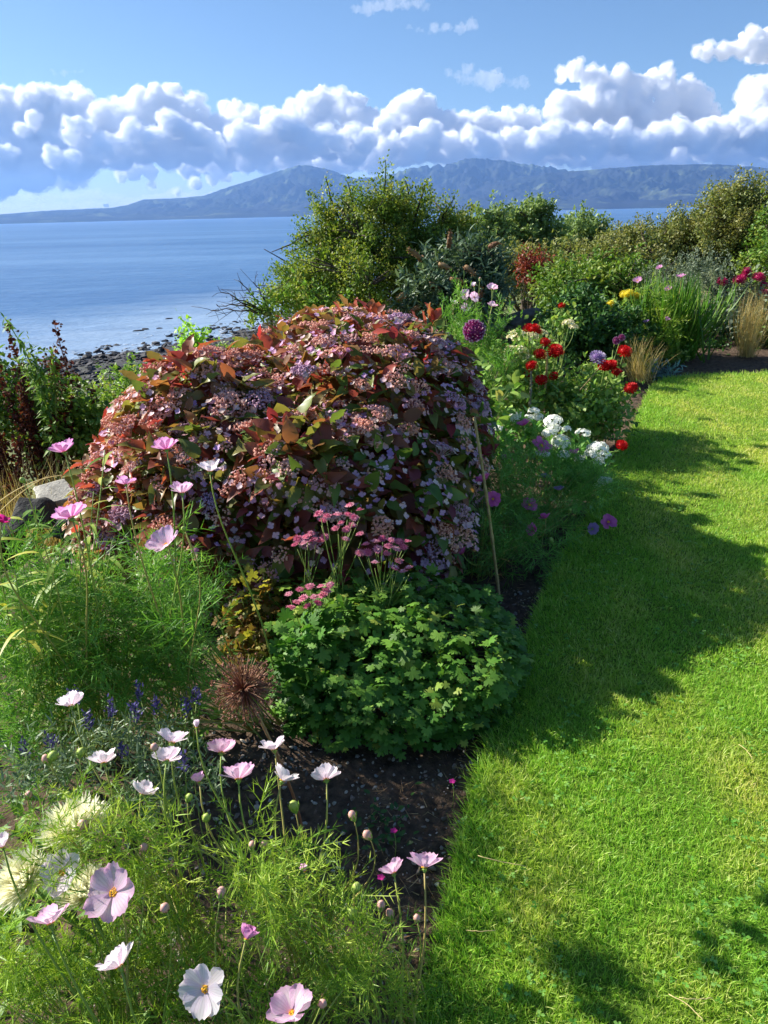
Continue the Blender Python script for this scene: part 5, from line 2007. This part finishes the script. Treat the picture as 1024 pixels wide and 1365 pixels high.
# foreground white cosmos, three plants
W, S_, K = 'white', 'blush', 'pink'
fa = [(95, 942, 1.38, W, 21, (-.25, .75, .6), 'cup'), (139, 1018, 1.25, W, 22, (-.2, .8, .55), 'cup'), (189, 1060, 1.15, W, 21, (.25, .7, .55), 'cup'),
      (229, 991, 1.25, W, 24, (.05, .75, .6), 'cup'), (222, 1015, 1.2, W, 22, (.0, .8, .5), 'cup')]
fb = [(295, 1004, 1.32, S_, 22, (-.1, .6, .75), 'cup'), (318, 1040, 1.2, S_, 30, (.0, .6, .7), 'cup'), (366, 1000, 1.3, W, 23, (-.1, .75, .6), 'cup'), (376, 1042, 1.2, W, 24, (.35, .65, .6), 'cup'), (435, 1040, 1.2, W, 23, (-.1, .75, .6), 'cup'),
      (262, 970, 1.3, W, 11, (.1, .2, 1), 'shut'), (266, 1043, 1.2, S_, 14, (-.1, .5, .8), 'half'), (407, 1162, 1.05, S_, 12, (-.5, .1, .8), 'shut')]
fc = [(525, 1165, 1.05, S_, 21, (-.15, .75, .62), 'cup'), (566, 1158, 1.05, S_, 26, (.05, .72, .66), 'cup')]
fd = [(84, 1163, .98, W, 30, (-.25, -.62, .70), 'open'), (152, 1190, .93, S_, 37, (-.3, -.62, .68), 'open'), (68, 1233, .90, S_, 30, (-.45, .45, .75), 'cup'), (160, 1290, .84, W, 30, (-.55, .45, .62), 'cup'), (4, 1130, 1.0, W, 17, (-.2, .4, .9), 'half')]
fe = [(274, 1317, .80, W, 33, (-.15, -.72, .62), 'open'), (390, 1352, .78, S_, 34, (.1, .05, .95), 'cup'), (328, 1253, .88, K, 18, (.1, .5, .8), 'half')]
GC = 'cosmos plants in the foreground'
cosmos_plant('white flowered cosmos at the left, its flowers standing over the dark lavender', (-.42, 1.15, -.03), fa, [(62, 1012, 1.3, 'p', 8), (38, 1060, 1.25, 'p', 7), (90, 1062, 1.2, 'g', 8), (108, 1003, 1.3, 'g', 8), (70, 1008, 1.3, 'g', 9), (206, 996, 1.2, 'p', 8)],
             [pxb(110, 1120, 90, 50, 1.08), pxb(200, 1110, 70, 50, 1.08)], 110, .085, group=GC)
cosmos_plant('white and blush cosmos whose flowers stand in a row before the bare soil', (-.16, 1.12, -.03), fb, [(352, 1125, 1.1, 'p', 7), (365, 1127, 1.1, 'p', 7), (252, 1063, 1.18, 'g', 7), (336, 1127, 1.1, 'p', 7), (392, 1075, 1.2, 'g', 10), (275, 1090, 1.15, 'g', 8), (470, 1087, 1.15, 'p', 8), (490, 1113, 1.12, 'p', 9)],
             [pxb(300, 1130, 70, 50, 1.08), pxb(360, 1180, 70, 50, 1.0)], 100, .085, group=GC)
cosmos_plant('blush cosmos with two flowers side by side nearest the lawn edge', (.01, 1.0, -.04), fc, [(475, 1183, 1.03, 'g', 9), (508, 1207, 1.0, 'p', 8), (520, 1218, 1.0, 'p', 8), (556, 1224, 1.0, 'p', 7), (470, 1218, .98, 'g', 9)],
             [pxb(500, 1290, 50, 40, .95), pxb(460, 1255, 44, 40, .98)], 70, .08, group=GC)
cosmos_plant('white cosmos with open flowers at the lower left corner beside the cream flowers', (-.45, .86, -.03), fd, [(192, 1130, 1.02, 'p', 8), (220, 1210, .9, 'p', 9), (110, 1100, 1.05, 'p', 10)],
             [pxb(60, 1265, 100, 55, 1.02), pxb(150, 1265, 80, 55, 1.02), pxb(90, 1345, 120, 55, .93), pxb(-30, 1290, 70, 75, 1.0)], 430, .085, group=GC)
cosmos_plant('white cosmos with one flower facing up at the bottom edge', (-.22, .80, -.03), fe, [(430, 1338, .8, 'p', 8), (295, 1190, .95, 'p', 9)],
             [pxb(260, 1270, 100, 50, 1.0), pxb(330, 1335, 120, 55, .93), pxb(440, 1335, 70, 45, .95), pxb(230, 1360, 100, 45, .9), pxb(400, 1265, 60, 40, 1.02)], 400, .085, group=GC)

# left: tall feathery cosmos
fl = [(223, 727, 1.42, S_, 28, (-.3, -.35, .85), 'cup'), (96, 691, 1.5, K, 26, (-.35, .35, .85), 'cup'), (86, 603, 1.75, K, 20, (-.2, .35, .9), 'cup'), (222, 600, 1.8, K, 20, (-.25, .4, .85), 'cup'),
      (168, 646, 1.75, K, 16, (-.1, .5, .85), 'cup'), (280, 629, 1.85, W, 21, (-.1, .1, .95), 'cup'), (243, 658, 1.75, S_, 20, (-.05, .6, .8), 'cup'), (2, 697, 1.5, 'hot', 12, (.2, .3, .9), 'cup')]
cosmos_plant('big feathery green cosmos with pink and white flowers at the left edge', (-.66, 1.95, -.03), fl, [(245, 705, 1.5, 'g', 5), (30, 640, 1.6, 'g', 5)],
             [pxb(210, 795, 84, 64, 1.98), pxb(150, 850, 110, 70, 1.9), pxb(60, 850, 90, 80, 1.85), pxb(240, 845, 56, 66, 2.0), pxb(90, 780, 60, 50, 1.95), pxb(262, 775, 32, 46, 2.05), pxb(40, 930, 70, 50, 1.7), pxb(10, 780, 50, 60, 1.85), pxb(150, 925, 130, 36, 1.78), pxb(30, 985, 80, 36, 1.6)], 1150, .12, M_THREAD_B,
             extra_bases=((-.42, 2.02, -.03), (-.9, 1.85, -.03)))
# tall lance leaved stalks in front of the boulders
root = thing('aster', 'pale green lance leaved stalks in front of the dark boulders at the left', 'plant', (at(60, 900, 1.8)[0], 1.8, -.03))
ba = base_of(root)
b, bl = MB(), MB()
for (px, py, Y) in ((30, 690, 1.75), (75, 740, 1.7), (125, 655, 2.0), (140, 600, 2.1), (105, 700, 1.9), (20, 760, 1.65), (150, 720, 1.95), (-10, 720, 1.7), (50, 800, 1.7)):
    e = at(px, py, Y)
    p = bez(ba + rng.normal(size=3) * (.1, .05, 0), (ba + e) / 2 + rng.normal(size=3) * .05, e, 14)
    b.tube(p, np.linspace(.0035, .0015, 14), 4)
    n = 26
    t = rng.uniform(.35, 1, n)
    q = np.stack([np.interp(t * 13, np.arange(14), p[:, k]) for k in range(3)], 1)
    bl.inst(leaf_tpl(.075, 5, .15, .7, .35), q, unit(rdir(n) * (1, 1, .2) + .45 * UP), UP + .3 * rdir(n), rng.uniform(.05, .10, n), rng.random(n))
b.build('stems', M_STEM, root)
bl.build('leaves', leafy('aster_leaf', G('#5f8030', '#76923c', '#8fa64a', '#b5b04a', '#6a8a38'), transl=.36), root)

# magenta cosmos on the right side of the cane
M_ = 'magenta'
fm = [(657, 665, 2.95, M_, 12, (.0, -.9, .3), 'open'), (706, 673, 3.2, M_, 12, (.2, -.55, .8), 'open'), (712, 706, 3.1, M_, 11, (-.3, -.6, .4), 'cup'), (727, 692, 3.15, M_, 10, (.2, .4, .8), 'cup'), (646, 642, 3.0, M_, 14, (-.2, .5, .8), 'cup'),
      (644, 614, 3.3, M_, 11, (-.3, -.2, .8), 'cup'), (640, 592, 3.4, M_, 10, (.2, .3, .9), 'cup'), (675, 614, 3.4, M_, 10, (.1, -.3, .9), 'cup'), (722, 594, 3.6, M_, 15, (.3, -.5, .8), 'open'), (698, 568, 3.7, M_, 12, (-.3, .3, .9), 'cup'),
      (766, 606, 3.7, M_, 10, (-.4, .2, .8), 'cup'), (811, 696, 3.35, M_, 12, (.15, -.65, .75), 'open'), (790, 705, 3.3, 'lilac', 9, (.4, .6, -.2), 'open'), (617, 739, 2.9, M_, 13, (-.4, .3, .8), 'cup'), (590, 771, 2.8, M_, 7, (0, -.4, .8), 'half'),
      (745, 654, 3.4, 'lilac', 9, (0, .3, .9), 'cup'), (728, 638, 3.5, 'lilac', 10, (0, .4, .9), 'cup')]
cosmos_plant('dark feathery cosmos with magenta flowers in shade beside the bamboo cane', (.62, 3.35, -.04), fm, [(685, 655, 3.2, 'g', 4), (735, 720, 3.1, 'g', 5), (760, 680, 3.3, 'g', 4)],
             [pxb(690, 610, 40, 40, 3.6), pxb(660, 660, 30, 50, 3.2), pxb(700, 690, 60, 60, 3.25), pxb(740, 660, 60, 50, 3.45), pxb(670, 640, 40, 60, 3.3), pxb(660, 720, 40, 50, 3.0), pxb(780, 640, 40, 40, 3.6), pxb(720, 740, 50, 30, 3.05), pxb(640, 600, 30, 40, 3.4)], 760, .11, leafy('cosmos_shade_leaf', G('#4a7430', '#5c8a3c', '#72a04c'), transl=.3), extra_bases=((.45, 3.1, -.04), (.85, 3.6, -.04)), sw=1.2)
# pale pink cosmos behind the purple dahlia
fp = [(620, 393, 5.3, S_, 8, (-.3, -.7, .4), 'open'), (632, 396, 5.2, S_, 8, (.1, -.8, .4), 'open'), (656, 386, 5.3, S_, 9, (.2, .5, .8), 'cup'), (656, 409, 5.1, S_, 8, (.3, .5, .8), 'cup'), (621, 411, 5.2, S_, 8, (-.2, -.6, .6), 'open'), (605, 405, 5.3, W, 6, (-.2, .4, .8), 'cup'), (632, 382, 5.4, W, 6, (-.1, .4, .8), 'half')]
cosmos_plant('lime green feathery cosmos with pale pink flowers behind the purple dahlia', (.62, 5.0, -.04), fp, [(640, 372, 5.3, 'p', 3), (612, 380, 5.3, 'g', 3)],
             [pxb(625, 460, 34, 40, 5.0), pxb(655, 455, 32, 44, 5.0), pxb(610, 430, 26, 30, 5.1), pxb(650, 500, 36, 36, 4.8)], 420, .13, M_THREAD_B, far=True, sw=.7)
fq = [(850, 374, 8.1, K, 6, (-.2, -.5, .7), 'open'), (908, 370, 8.2, K, 7, (0, .3, .9), 'cup'), (879, 358, 8.3, K, 5, (0, .4, .9), 'cup'), (891, 385, 8.0, K, 5, (-.3, -.5, .7), 'open'), (862, 430, 7.6, 'lilac', 5, (0, .2, .9), 'cup'), (890, 425, 7.7, K, 4, (.1, -.5, .8), 'open')]
cosmos_plant('far pink cosmos in front of the silvery shrub', (at(880, 480, 7.9)[0], 7.9, -.04), fq, (), [pxb(878, 420, 24, 36, 7.9), pxb(880, 455, 24, 30, 7.8)], 170, .16, M_THREAD, far=True, sw=.8)

# ---------------------------------------------------------------- dahlias
T_DPET = leaf_tpl(.34, 3, .38, -.25, .55)


def dahlia_mesh(mat, seed, n=92, flat=1.0, plen=.50, tip_r=1.0):
    r = np.random.default_rng(seed)
    b = MB()
    i = np.arange(n)
    z = 1 - 1.8 * (i + .5) / n
    th = i * 2.399963
    rad = np.sqrt(np.clip(1 - z * z, 0, 1))
    d = np.column_stack((rad * np.cos(th), rad * np.sin(th), z))
    s = plen * (.45 + .55 * np.clip((1 - z) * 1.3, 0, 1)) * r.uniform(.9, 1.1, n)
    side = unit(np.column_stack((d[:, 0], d[:, 1], np.zeros(n))) + 1e-6)
    b.inst(T_DPET, d * (.62, .62, .55 * flat), unit(d + .55 * side * (z[:, None] < .8) + .1 * r.normal(size=(n, 3))), unit(d * .4 + UP * .8 - side * .3), s, r.random(n))
    import bmesh
    bm = bmesh.new()
    bmesh.ops.create_icosphere(bm, subdivisions=2, radius=.62)
    V = np.array([v.co[:] for v in bm.verts]) * (1, 1, .8 * flat)
    F = np.array([[v.index for v in f.verts] for f in bm.faces])
    bm.free()
    b.add(V, F, (.2, .1, 0))
    return b.mesh('flower', mat, False)


DM = {'red': leafy('red_dahlia_petal', G('#bc1618', '#cc1e1c', '#a81014', '#d83028'), transl=.32, tcol=(1, .5, .4), spec=.2),
      'purple': leafy('purple_dahlia_petal', G('#7d1a58', '#92246a', '#6a1248'), transl=.2, tcol=(1, .6, .9), tip=lin('#ecdbe6')),
      'striped': leafy('striped_dahlia_petal', G('#7a5a94', '#8a6aa5', '#d9cfe0', '#5f3f80'), transl=.25, tcol=(1, .9, 1), tip=lin('#e2d8e8')),
      'pink': leafy('pink_dahlia_petal', G('#b01a5c', '#c42c70', '#a0124e'), transl=.28, tcol=(1, .6, .8)),
      'yellow': leafy('yellow_dahlia_petal', G('#d9c832', '#e3d650', '#c8b428'), transl=.35, tcol=(1, 1, .6)),
      'dark': leafy('dark_dahlia_bud', G('#2a141e', '#3a1a2a'), transl=.1)}
DMESH = {k: [dahlia_mesh(m, 7 + i) for i in range(3)] for k, m in DM.items()}
M_DLEAF = leafy('dahlia_leaf', G('#44682c', '#587e34', '#6f9140', '#4c7230', '#8aa552', '#a39a5c'), G('#8aa54a', '#a5b862', '#7a9440'), transl=.34)


def dahlia(label, base, flowers, blobs, n=700, size=.055, group='dahlias along the border', lmat=None, tp=None):
    root = thing('dahlia', label, 'flower plant', base, group)
    bs = np.asarray(base, float)
    for (px, py, Y, kind, rp) in flowers:
        p = at(px, py, Y)
        r = rp / FPX * np.linalg.norm(p - (0, 0, CAMZ))
        n_ = unit(np.array((rng.uniform(-.4, .4), rng.uniform(-.6, .1), 1))) if kind != 'purple' else unit(np.array((.1, -.8, .45)))
        put('flower', DMESH[kind][rng.integers(0, 3)], root, p, n_, rng.uniform(0, 6), r * .93)
        stem_to(root, bs + rng.normal(size=3) * (.08, .08, 0), p, n_, .005, .0028, off=r * .5, mat=M_STEM)
    b = MB()
    C, ax = crown_mesh(b, blobs, n, size, tp or T_OVAL, max(40, n // 12), size * 1.6, .3, .55)
    b.build('foliage', lmat or M_DLEAF, root)
    b = MB()
    limbs_mesh(b, bs, C, ax, 8, min(40, len(C) - 9), .008, size)
    b.build('branches', M_STEM, root)
    return root


dahlia('dahlia with one round purple flower tipped in white beside the hydrangea', (at(640, 560, 4.5)[0], 4.5, -.04), [(632, 441, 4.5, 'purple', 15)], [pxb(640, 520, 22, 30, 4.5), pxb(655, 545, 26, 26, 4.3)], 260, .07)
dahlia('largest red dahlia with many scarlet ball flowers in the middle of the border', (at(710, 560, 5.0)[0], 5.0, -.04),
       [(705, 437, 5.0, 'red', 8), (712, 438, 4.9, 'red', 9), (718, 442, 5.0, 'red', 6), (727, 456, 5.1, 'red', 7.5), (720, 472, 4.9, 'red', 9.5), (740, 467, 5.0, 'red', 10), (748, 470, 5.1, 'red', 5), (709, 487, 4.75, 'red', 8.5), (722, 506, 4.8, 'red', 8.5), (738, 501, 4.9, 'red', 6.5),
        (704, 498, 5.0, 'red', 6), (710, 512, 5.1, 'red', 4), (670, 463, 5.2, 'red', 4.5), (691, 523, 4.7, 'dark', 5.5)],
       [pxb(700, 520, 40, 34, 5.05), pxb(735, 522, 40, 34, 5.2), pxb(690, 545, 40, 30, 4.8), pxb(750, 545, 44, 32, 4.95), pxb(720, 480, 30, 20, 5.5), pxb(770, 530, 34, 34, 5.1)], 3400, .045)
dahlia('red dahlia leaning over the lawn with a striped purple head', (at(800, 570, 5.0)[0] - .05, 5.0, -.04),
       [(833, 468, 5.2, 'red', 10), (806, 487, 5.0, 'red', 9), (815, 486, 5.0, 'red', 8), (823, 497, 5.0, 'red', 8), (797, 476, 4.9, 'striped', 11), (841, 517, 5.0, 'red', 9), (829, 593, 4.3, 'red', 8), (829, 450, 5.4, 'purple', 4.5), (822, 454, 5.4, 'purple', 5)],
       [pxb(790, 540, 36, 32, 5.0), pxb(806, 562, 28, 30, 4.85), pxb(770, 562, 38, 28, 4.7), pxb(816, 540, 22, 28, 5.1), pxb(800, 520, 28, 24, 5.3)], 2800, .045)
dahlia('small red dahlia bloom far behind among dark leaves', (at(749, 450, 7.0)[0], 7.0, -.04), [(749, 407, 7.0, 'red', 5)], [pxb(750, 425, 16, 16, 7.0)], 220, .05)
dahlia('yellow dahlia with pale lemon heads in front of the hedge', (at(835, 460, 8.2)[0], 8.2, -.04), [(838, 391, 8.2, 'yellow', 7), (832, 392, 8.3, 'yellow', 6), (849, 394, 8.2, 'yellow', 5), (814, 404, 8.1, 'yellow', 5), (816, 410, 8.1, 'yellow', 4)], [pxb(835, 420, 26, 24, 8.2), pxb(815, 430, 22, 24, 8.2)], 900, .055)
dahlia('crimson pink dahlia at the far right edge behind the strap leaves', (at(985, 470, 9.0)[0], 9.0, -.04), [(963, 375, 9.0, 'pink', 7), (986, 373, 9.0, 'pink', 8), (996, 361, 9.1, 'pink', 6), (994, 366, 9.1, 'pink', 6), (1012, 370, 9.0, 'pink', 8.5), (1018, 391, 8.9, 'pink', 7), (1019, 380, 9.0, 'pink', 5)],
       [pxb(985, 400, 36, 26, 9.0), pxb(1015, 415, 30, 30, 9.0), pxb(1000, 440, 36, 30, 8.9)], 1700, .06, lmat=M_SILVER)

# ---------------------------------------------------------------- white phlox
M_PHL = leafy('white_phlox_petal', G('#eef0ea', '#f4f4f0', '#e3e8e2'), transl=.35, tcol=(1, 1, .95), rand='object')


def phlox_mesh(seed):
    b = MB()
    n = 46
    d = rdir(n * 2)
    d = d[d[:, 2] > -.25][:n]
    n = len(d)
    p = d * (.8, .8, .7) * rng.uniform(.85, 1.1, n)[:, None]
    nn = unit(d + .3 * rdir(n))
    x = unit(np.cross(nn, rdir(n)))
    y = np.cross(nn, x)
    for k in range(5):
        a = k * 2 * PI / 5
        b.inst(leaf_tpl(.42, 2, .05, .1, .6), p, unit(math.cos(a) * x + math.sin(a) * y + .15 * nn), nn, .27)
    return b.mesh('flower_cluster', M_PHL, False)


PHM = [phlox_mesh(i) for i in range(4)]
M_PLEAF = leafy('phlox_leaf', G('#4a7a34', '#5f8f40', '#76a350', '#88ad55'), transl=.36)


def phlox(label, base, heads, blobs, n, group='white phlox plants', leaf=None):
    root = thing('phlox', label, 'flower plant', base, group)
    bs = np.asarray(base, float)
    for (px, py, Y, rp) in heads:
        p = at(px, py, Y)
        r = rp / FPX * np.linalg.norm(p - (0, 0, CAMZ))
        n_ = unit(UP + .3 * rdir(1)[0])
        put('flower_cluster', PHM[rng.integers(0, 4)], root, p, n_, rng.uniform(0, 6), (r, r, r * rng.uniform(.7, .95)))
        stem_to(root, bs + rng.normal(size=3) * (.05, .05, 0), p, n_, .004, .0022, off=r * .3, mat=M_STEM)
    b = MB()
    C, ax = crown_mesh(b, blobs, n, .07, T_LANCE, max(30, n // 10), .05, .4, .6, asp=1.5, sprig=.2)
    b.build('foliage', M_PLEAF, root)


phlox('white phlox with the biggest round heads beside the magenta cosmos', (at(745, 690, 3.95)[0], 3.95, -.04), [(737, 562, 3.9, 15), (732, 578, 3.85, 11), (747, 590, 3.85, 15), (740, 572, 3.95, 10), (778, 578, 3.9, 12), (756, 572, 3.9, 7), (724, 605, 3.7, 11), (752, 606, 3.75, 9), (773, 612, 3.75, 8)],
      [pxb(745, 620, 30, 30, 3.85), pxb(765, 610, 30, 26, 3.95), pxb(725, 620, 26, 26, 3.8)], 420)
phlox('white phlox leaning right over the lawn edge with loose flat heads', (at(770, 690, 3.8)[0], 3.85, -.04), [(797, 598, 3.8, 16), (788, 606, 3.75, 11), (806, 606, 3.75, 9), (798, 616, 3.7, 9), (804, 642, 3.6, 9), (812, 640, 3.6, 6), (796, 648, 3.6, 6)],
      [pxb(790, 630, 26, 24, 3.8), pxb(775, 650, 24, 24, 3.75)], 260)
phlox('white phlox with small creamy heads below the red dahlias', (at(700, 640, 4.3)[0], 4.3, -.04), [(712, 548, 4.3, 9), (705, 558, 4.25, 9), (686, 557, 4.2, 11), (676, 560, 4.2, 7), (664, 572, 4.1, 8), (717, 556, 4.3, 8), (692, 553, 4.3, 8)],
      [pxb(700, 580, 36, 24, 4.2), pxb(670, 590, 24, 22, 4.1)], 320)
# cream faded flower heads left of the dahlias
M_CRM = leafy('cream_floret', G('#cfc8a8', '#e0dcc4', '#b8ac88', '#d8d2b6', '#a89a72'), transl=.25)
root = thing('sedum', 'cream and tan faded flower clusters left of the red dahlias', 'flower plant', (at(690, 540, 5.3)[0], 5.3, -.04))
for (px, py, Y, rp) in ((660, 488, 5.1, 9), (668, 478, 5.1, 8), (680, 470, 5.2, 12), (693, 468, 5.2, 10), (678, 485, 5.1, 9), (690, 450, 5.4, 13), (706, 452, 5.4, 11), (720, 447, 5.5, 10), (700, 476, 5.2, 8), (655, 495, 5.0, 6), (758, 432, 6.0, 8), (765, 437, 6.0, 6)):
    p = at(px, py, Y)
    r = rp / FPX * np.linalg.norm(p - (0, 0, CAMZ))
    b = MB()
    n = 60
    d = rdir(n)
    d[:, 2] = np.abs(d[:, 2])
    q = p + d * r * (1, 1, .7)
    floret(b, q, unit(d + .4 * rdir(n)), r * .2, rng.random(n))
    b.build('flower_cluster', M_CRM, root, smooth=False)
    stem_to(root, base_of(root) + rng.normal(size=3) * (.1, .1, 0), p, UP, .004, .002, mat=M_STEM)
b = MB()
crown_mesh(b, [pxb(690, 480, 40, 34, 5.3), pxb(670, 510, 30, 30, 5.1)], 900, .045, T_OVAL, 80, .07)
b.build('foliage', M_DLEAF, root)

# ---------------------------------------------------------------- cream spider asters, lavender
M_SPD = leafy('cream_ray_petal', G('#ebe9d6', '#f2f0e2', '#e2e0c6'), transl=.4, tcol=(1, 1, .8), base_dark=lin('#dcdcb4'))


def spider_mesh(seed):
    b = MB()
    n = 300
    z = np.linspace(.99, -.2, n)
    th = np.arange(n) * 2.399963
    rad = np.sqrt(np.clip(1 - z * z, 0, 1))
    d = np.column_stack((rad * np.cos(th), rad * np.sin(th), z * .75 + .1)) + .16 * rdir(n)
    L2 = rng.uniform(.75, 1.05, n) * (.5 + .5 * rad)
    d = unit(d)
    b.inst(leaf_tpl(.055, 4, .3, -.32, .6), d * .10, d, np.column_stack((-d[:, 0], -d[:, 1], np.full(n, .6))), np.column_stack((np.full(n, 1.0), L2, L2)))
    return b.mesh('flower', M_SPD)


SPM = [spider_mesh(i) for i in range(3)]
root = thing('spider_aster', 'cream white aster with shaggy thread petalled flowers at the lower left', 'flower plant', (-.52, 1.02, -.03))
for i, (px, py, Y, rp, n_) in enumerate(((98, 1094, 1.12, 40, (-.1, .1, 1)), (30, 1165, 1.02, 34, (-.3, -.3, .8)), (112, 1182, 1.0, 34, (-.3, .2, .9)))):
    p = at(px, py, Y)
    r = rp / FPX * np.linalg.norm(p - (0, 0, CAMZ))
    put('flower', SPM[i % 3], root, p - UP * r * .4, unit(n_), i, r)
    stem_to(root, base_of(root) + rng.normal(size=3) * (.04, .04, 0), p - UP * r * .4, unit(n_), .004, .003, mat=M_STEM)
b = MB()
P, O, r = blob_points([pxb(90, 1190, 90, 30, 1.16)], 60, .6)
b.inst(T_LANCE[0], P, unit(O + UP + rdir(60)), rdir(60), rng.uniform(.03, .06, 60))
b.build('leaves', M_PLEAF, root)

M_LAVF = leafy('lavender_floret', G('#332d58', '#443c74', '#504888', '#2a2548'), transl=.2)
M_LAVL = leafy('lavender_leaf', G('#54684a', '#687c5c', '#7d8f70', '#465a40'), transl=.2)


def lavender(label, px, py, Y, spikes, blobs, n):
    root = thing('lavender', label, 'lavender', (at(px, py, Y)[0], Y, -.04), 'lavender plants in the shade of the cosmos')
    bs = base_of(root)
    b = MB()
    P, O, r = blob_points(blobs, n, .6)
    for k in range(9):
        m = len(P)
        dd = unit(UP + .5 * O + .3 * rdir(m))
        t = k / 9
        b.inst(T_LANCE[0], P + dd * t * .06, unit(dd * .6 + rdir(m)), rdir(m), np.column_stack((np.full(m, .02), rng.uniform(.02, .034, m), np.full(m, .02))))
    b.build('leaves', M_LAVL, root)
    bst = MB()
    for (sx, sy, sY) in spikes:
        p = at(sx, sy, sY)
        bst.tube(bez(bs + rng.normal(size=3) * (.08, .05, 0), (bs + p) / 2 + rng.normal(size=3) * .02 + UP * .05, p, 8), .0013, 4)
        b = MB()
        m = 46
        t = rng.random(m)
        q = p + UP * (t * .04)[:, None] + rng.normal(size=(m, 3)) * .0055
        b.inst(T_LANCE[0], q, UP + rdir(m), rdir(m), np.column_stack((np.full(m, .02), rng.uniform(.008, .014, m), np.full(m, .01))))
        b.build('flower_spike', M_LAVF, root)
    bst.build('stems', M_STEM, root)


lavender('dark violet lavender in the shade behind the white cosmos at the left', 110, 1080, 1.42, [(104, 938, 1.45), (121, 972, 1.42), (150, 955, 1.42), (35, 1010, 1.4), (72, 1000, 1.38), (182, 958, 1.45)],
         [pxb(120, 1010, 60, 40, 1.42), pxb(60, 1040, 60, 40, 1.36)], 110)
lavender('grey green lavender between the seed ball and the white cosmos', 225, 1090, 1.38, [(211, 950, 1.5), (249, 950, 1.48), (262, 938, 1.52), (247, 1025, 1.3), (187, 930, 1.55), (165, 1010, 1.35)],
         [pxb(230, 1050, 56, 46, 1.36), pxb(200, 1010, 50, 36, 1.42)], 130)

# ---------------------------------------------------------------- small things
M_MAG = leafy('magenta_petal', G('#9c1a6e', '#b02a80'), transl=.3)
for (px, py, lab) in ((525, 1108, 'tiny magenta bloom on the soil behind the paired blush cosmos'), (603, 1042, 'tiny magenta bloom on a thin stem near the corner of the green mound'), (508, 1170, 'dark magenta bloom tucked left of the paired blush flowers')):
    p = gnd(px, py, .05)
    root = thing('small_bloom', lab, 'flower', (p[0], p[1], -.05), 'tiny magenta blooms over the soil')
    b = MB()
    for k in range(5):
        a = k * 1.256
        b.inst(leaf_tpl(.4, 3, .1, .1, .6), [p], [(math.cos(a), math.sin(a), .35)], UP, [.011])
    b.build('petals', M_MAG, root)
    b = MB()
    b.tube(bez((p[0], p[1], -.05), p + (.01, 0, -.04), p, 5), .001, 4)
    b.build('stem', M_STEM, root)
root = thing('seedling', 'small ferny seedling on the soil behind the paired blush cosmos', 'seedling', (gnd(505, 1110, -.04)[0], gnd(505, 1110, -.04)[1], -.05))
b = MB()
n = 80
P = base_of(root) + rng.normal(size=(n, 3)) * (.05, .05, 0) + (0, 0, .03) + np.abs(rng.normal(size=(n, 3))) * (0, 0, .02)
b.inst(T_OVAL[0], P, rdir(n) * (1, 1, .4), UP + .5 * rdir(n), rng.uniform(.012, .025, n))
b.build('leaves', M_DKGREEN, root)
for (a, m_, c, lab) in (((622, 1240), (640, 1242), (660, 1240), 'short dry straw on the shaded grass near the bottom left of the lawn'),
                        ((638, 1140), (665, 1150), (700, 1154), 'dry straw lying on the lawn below the mound, the upper left one'),
                        ((892, 1326), (925, 1340), (938, 1362), 'bent dry straw at the bottom right of the lawn, longest of all'),
                        ((905, 1330), (930, 1333), (950, 1330), 'dry straw crossing the longest bent one on the lawn'),
                        ((985, 992), (1000, 1002), (1003, 1012), 'small bent dry straw at the right edge of the lawn')):
    b = MB()
    b.tube(bez(gnd(*a, .03), gnd(*m_, .035), gnd(*c, .028), 10) + rng.normal(size=(10, 3)) * .0008, .0011, 4)
    tag(b.build('straw', M_STRAW), lab, 'straw', 'dry straws lying on the lawn')
b = MB()
block(b, gnd(652, 832, -.035), np.array((.055, -.03, .004)), np.array((.006, .011, 0)), np.array((0, 0, .006)), 9, .08)
tag(b.build('wood_chip', M_STAKE, smooth=False), 'grey weathered strip of wood on the soil at the foot of the mound', 'wood chip')
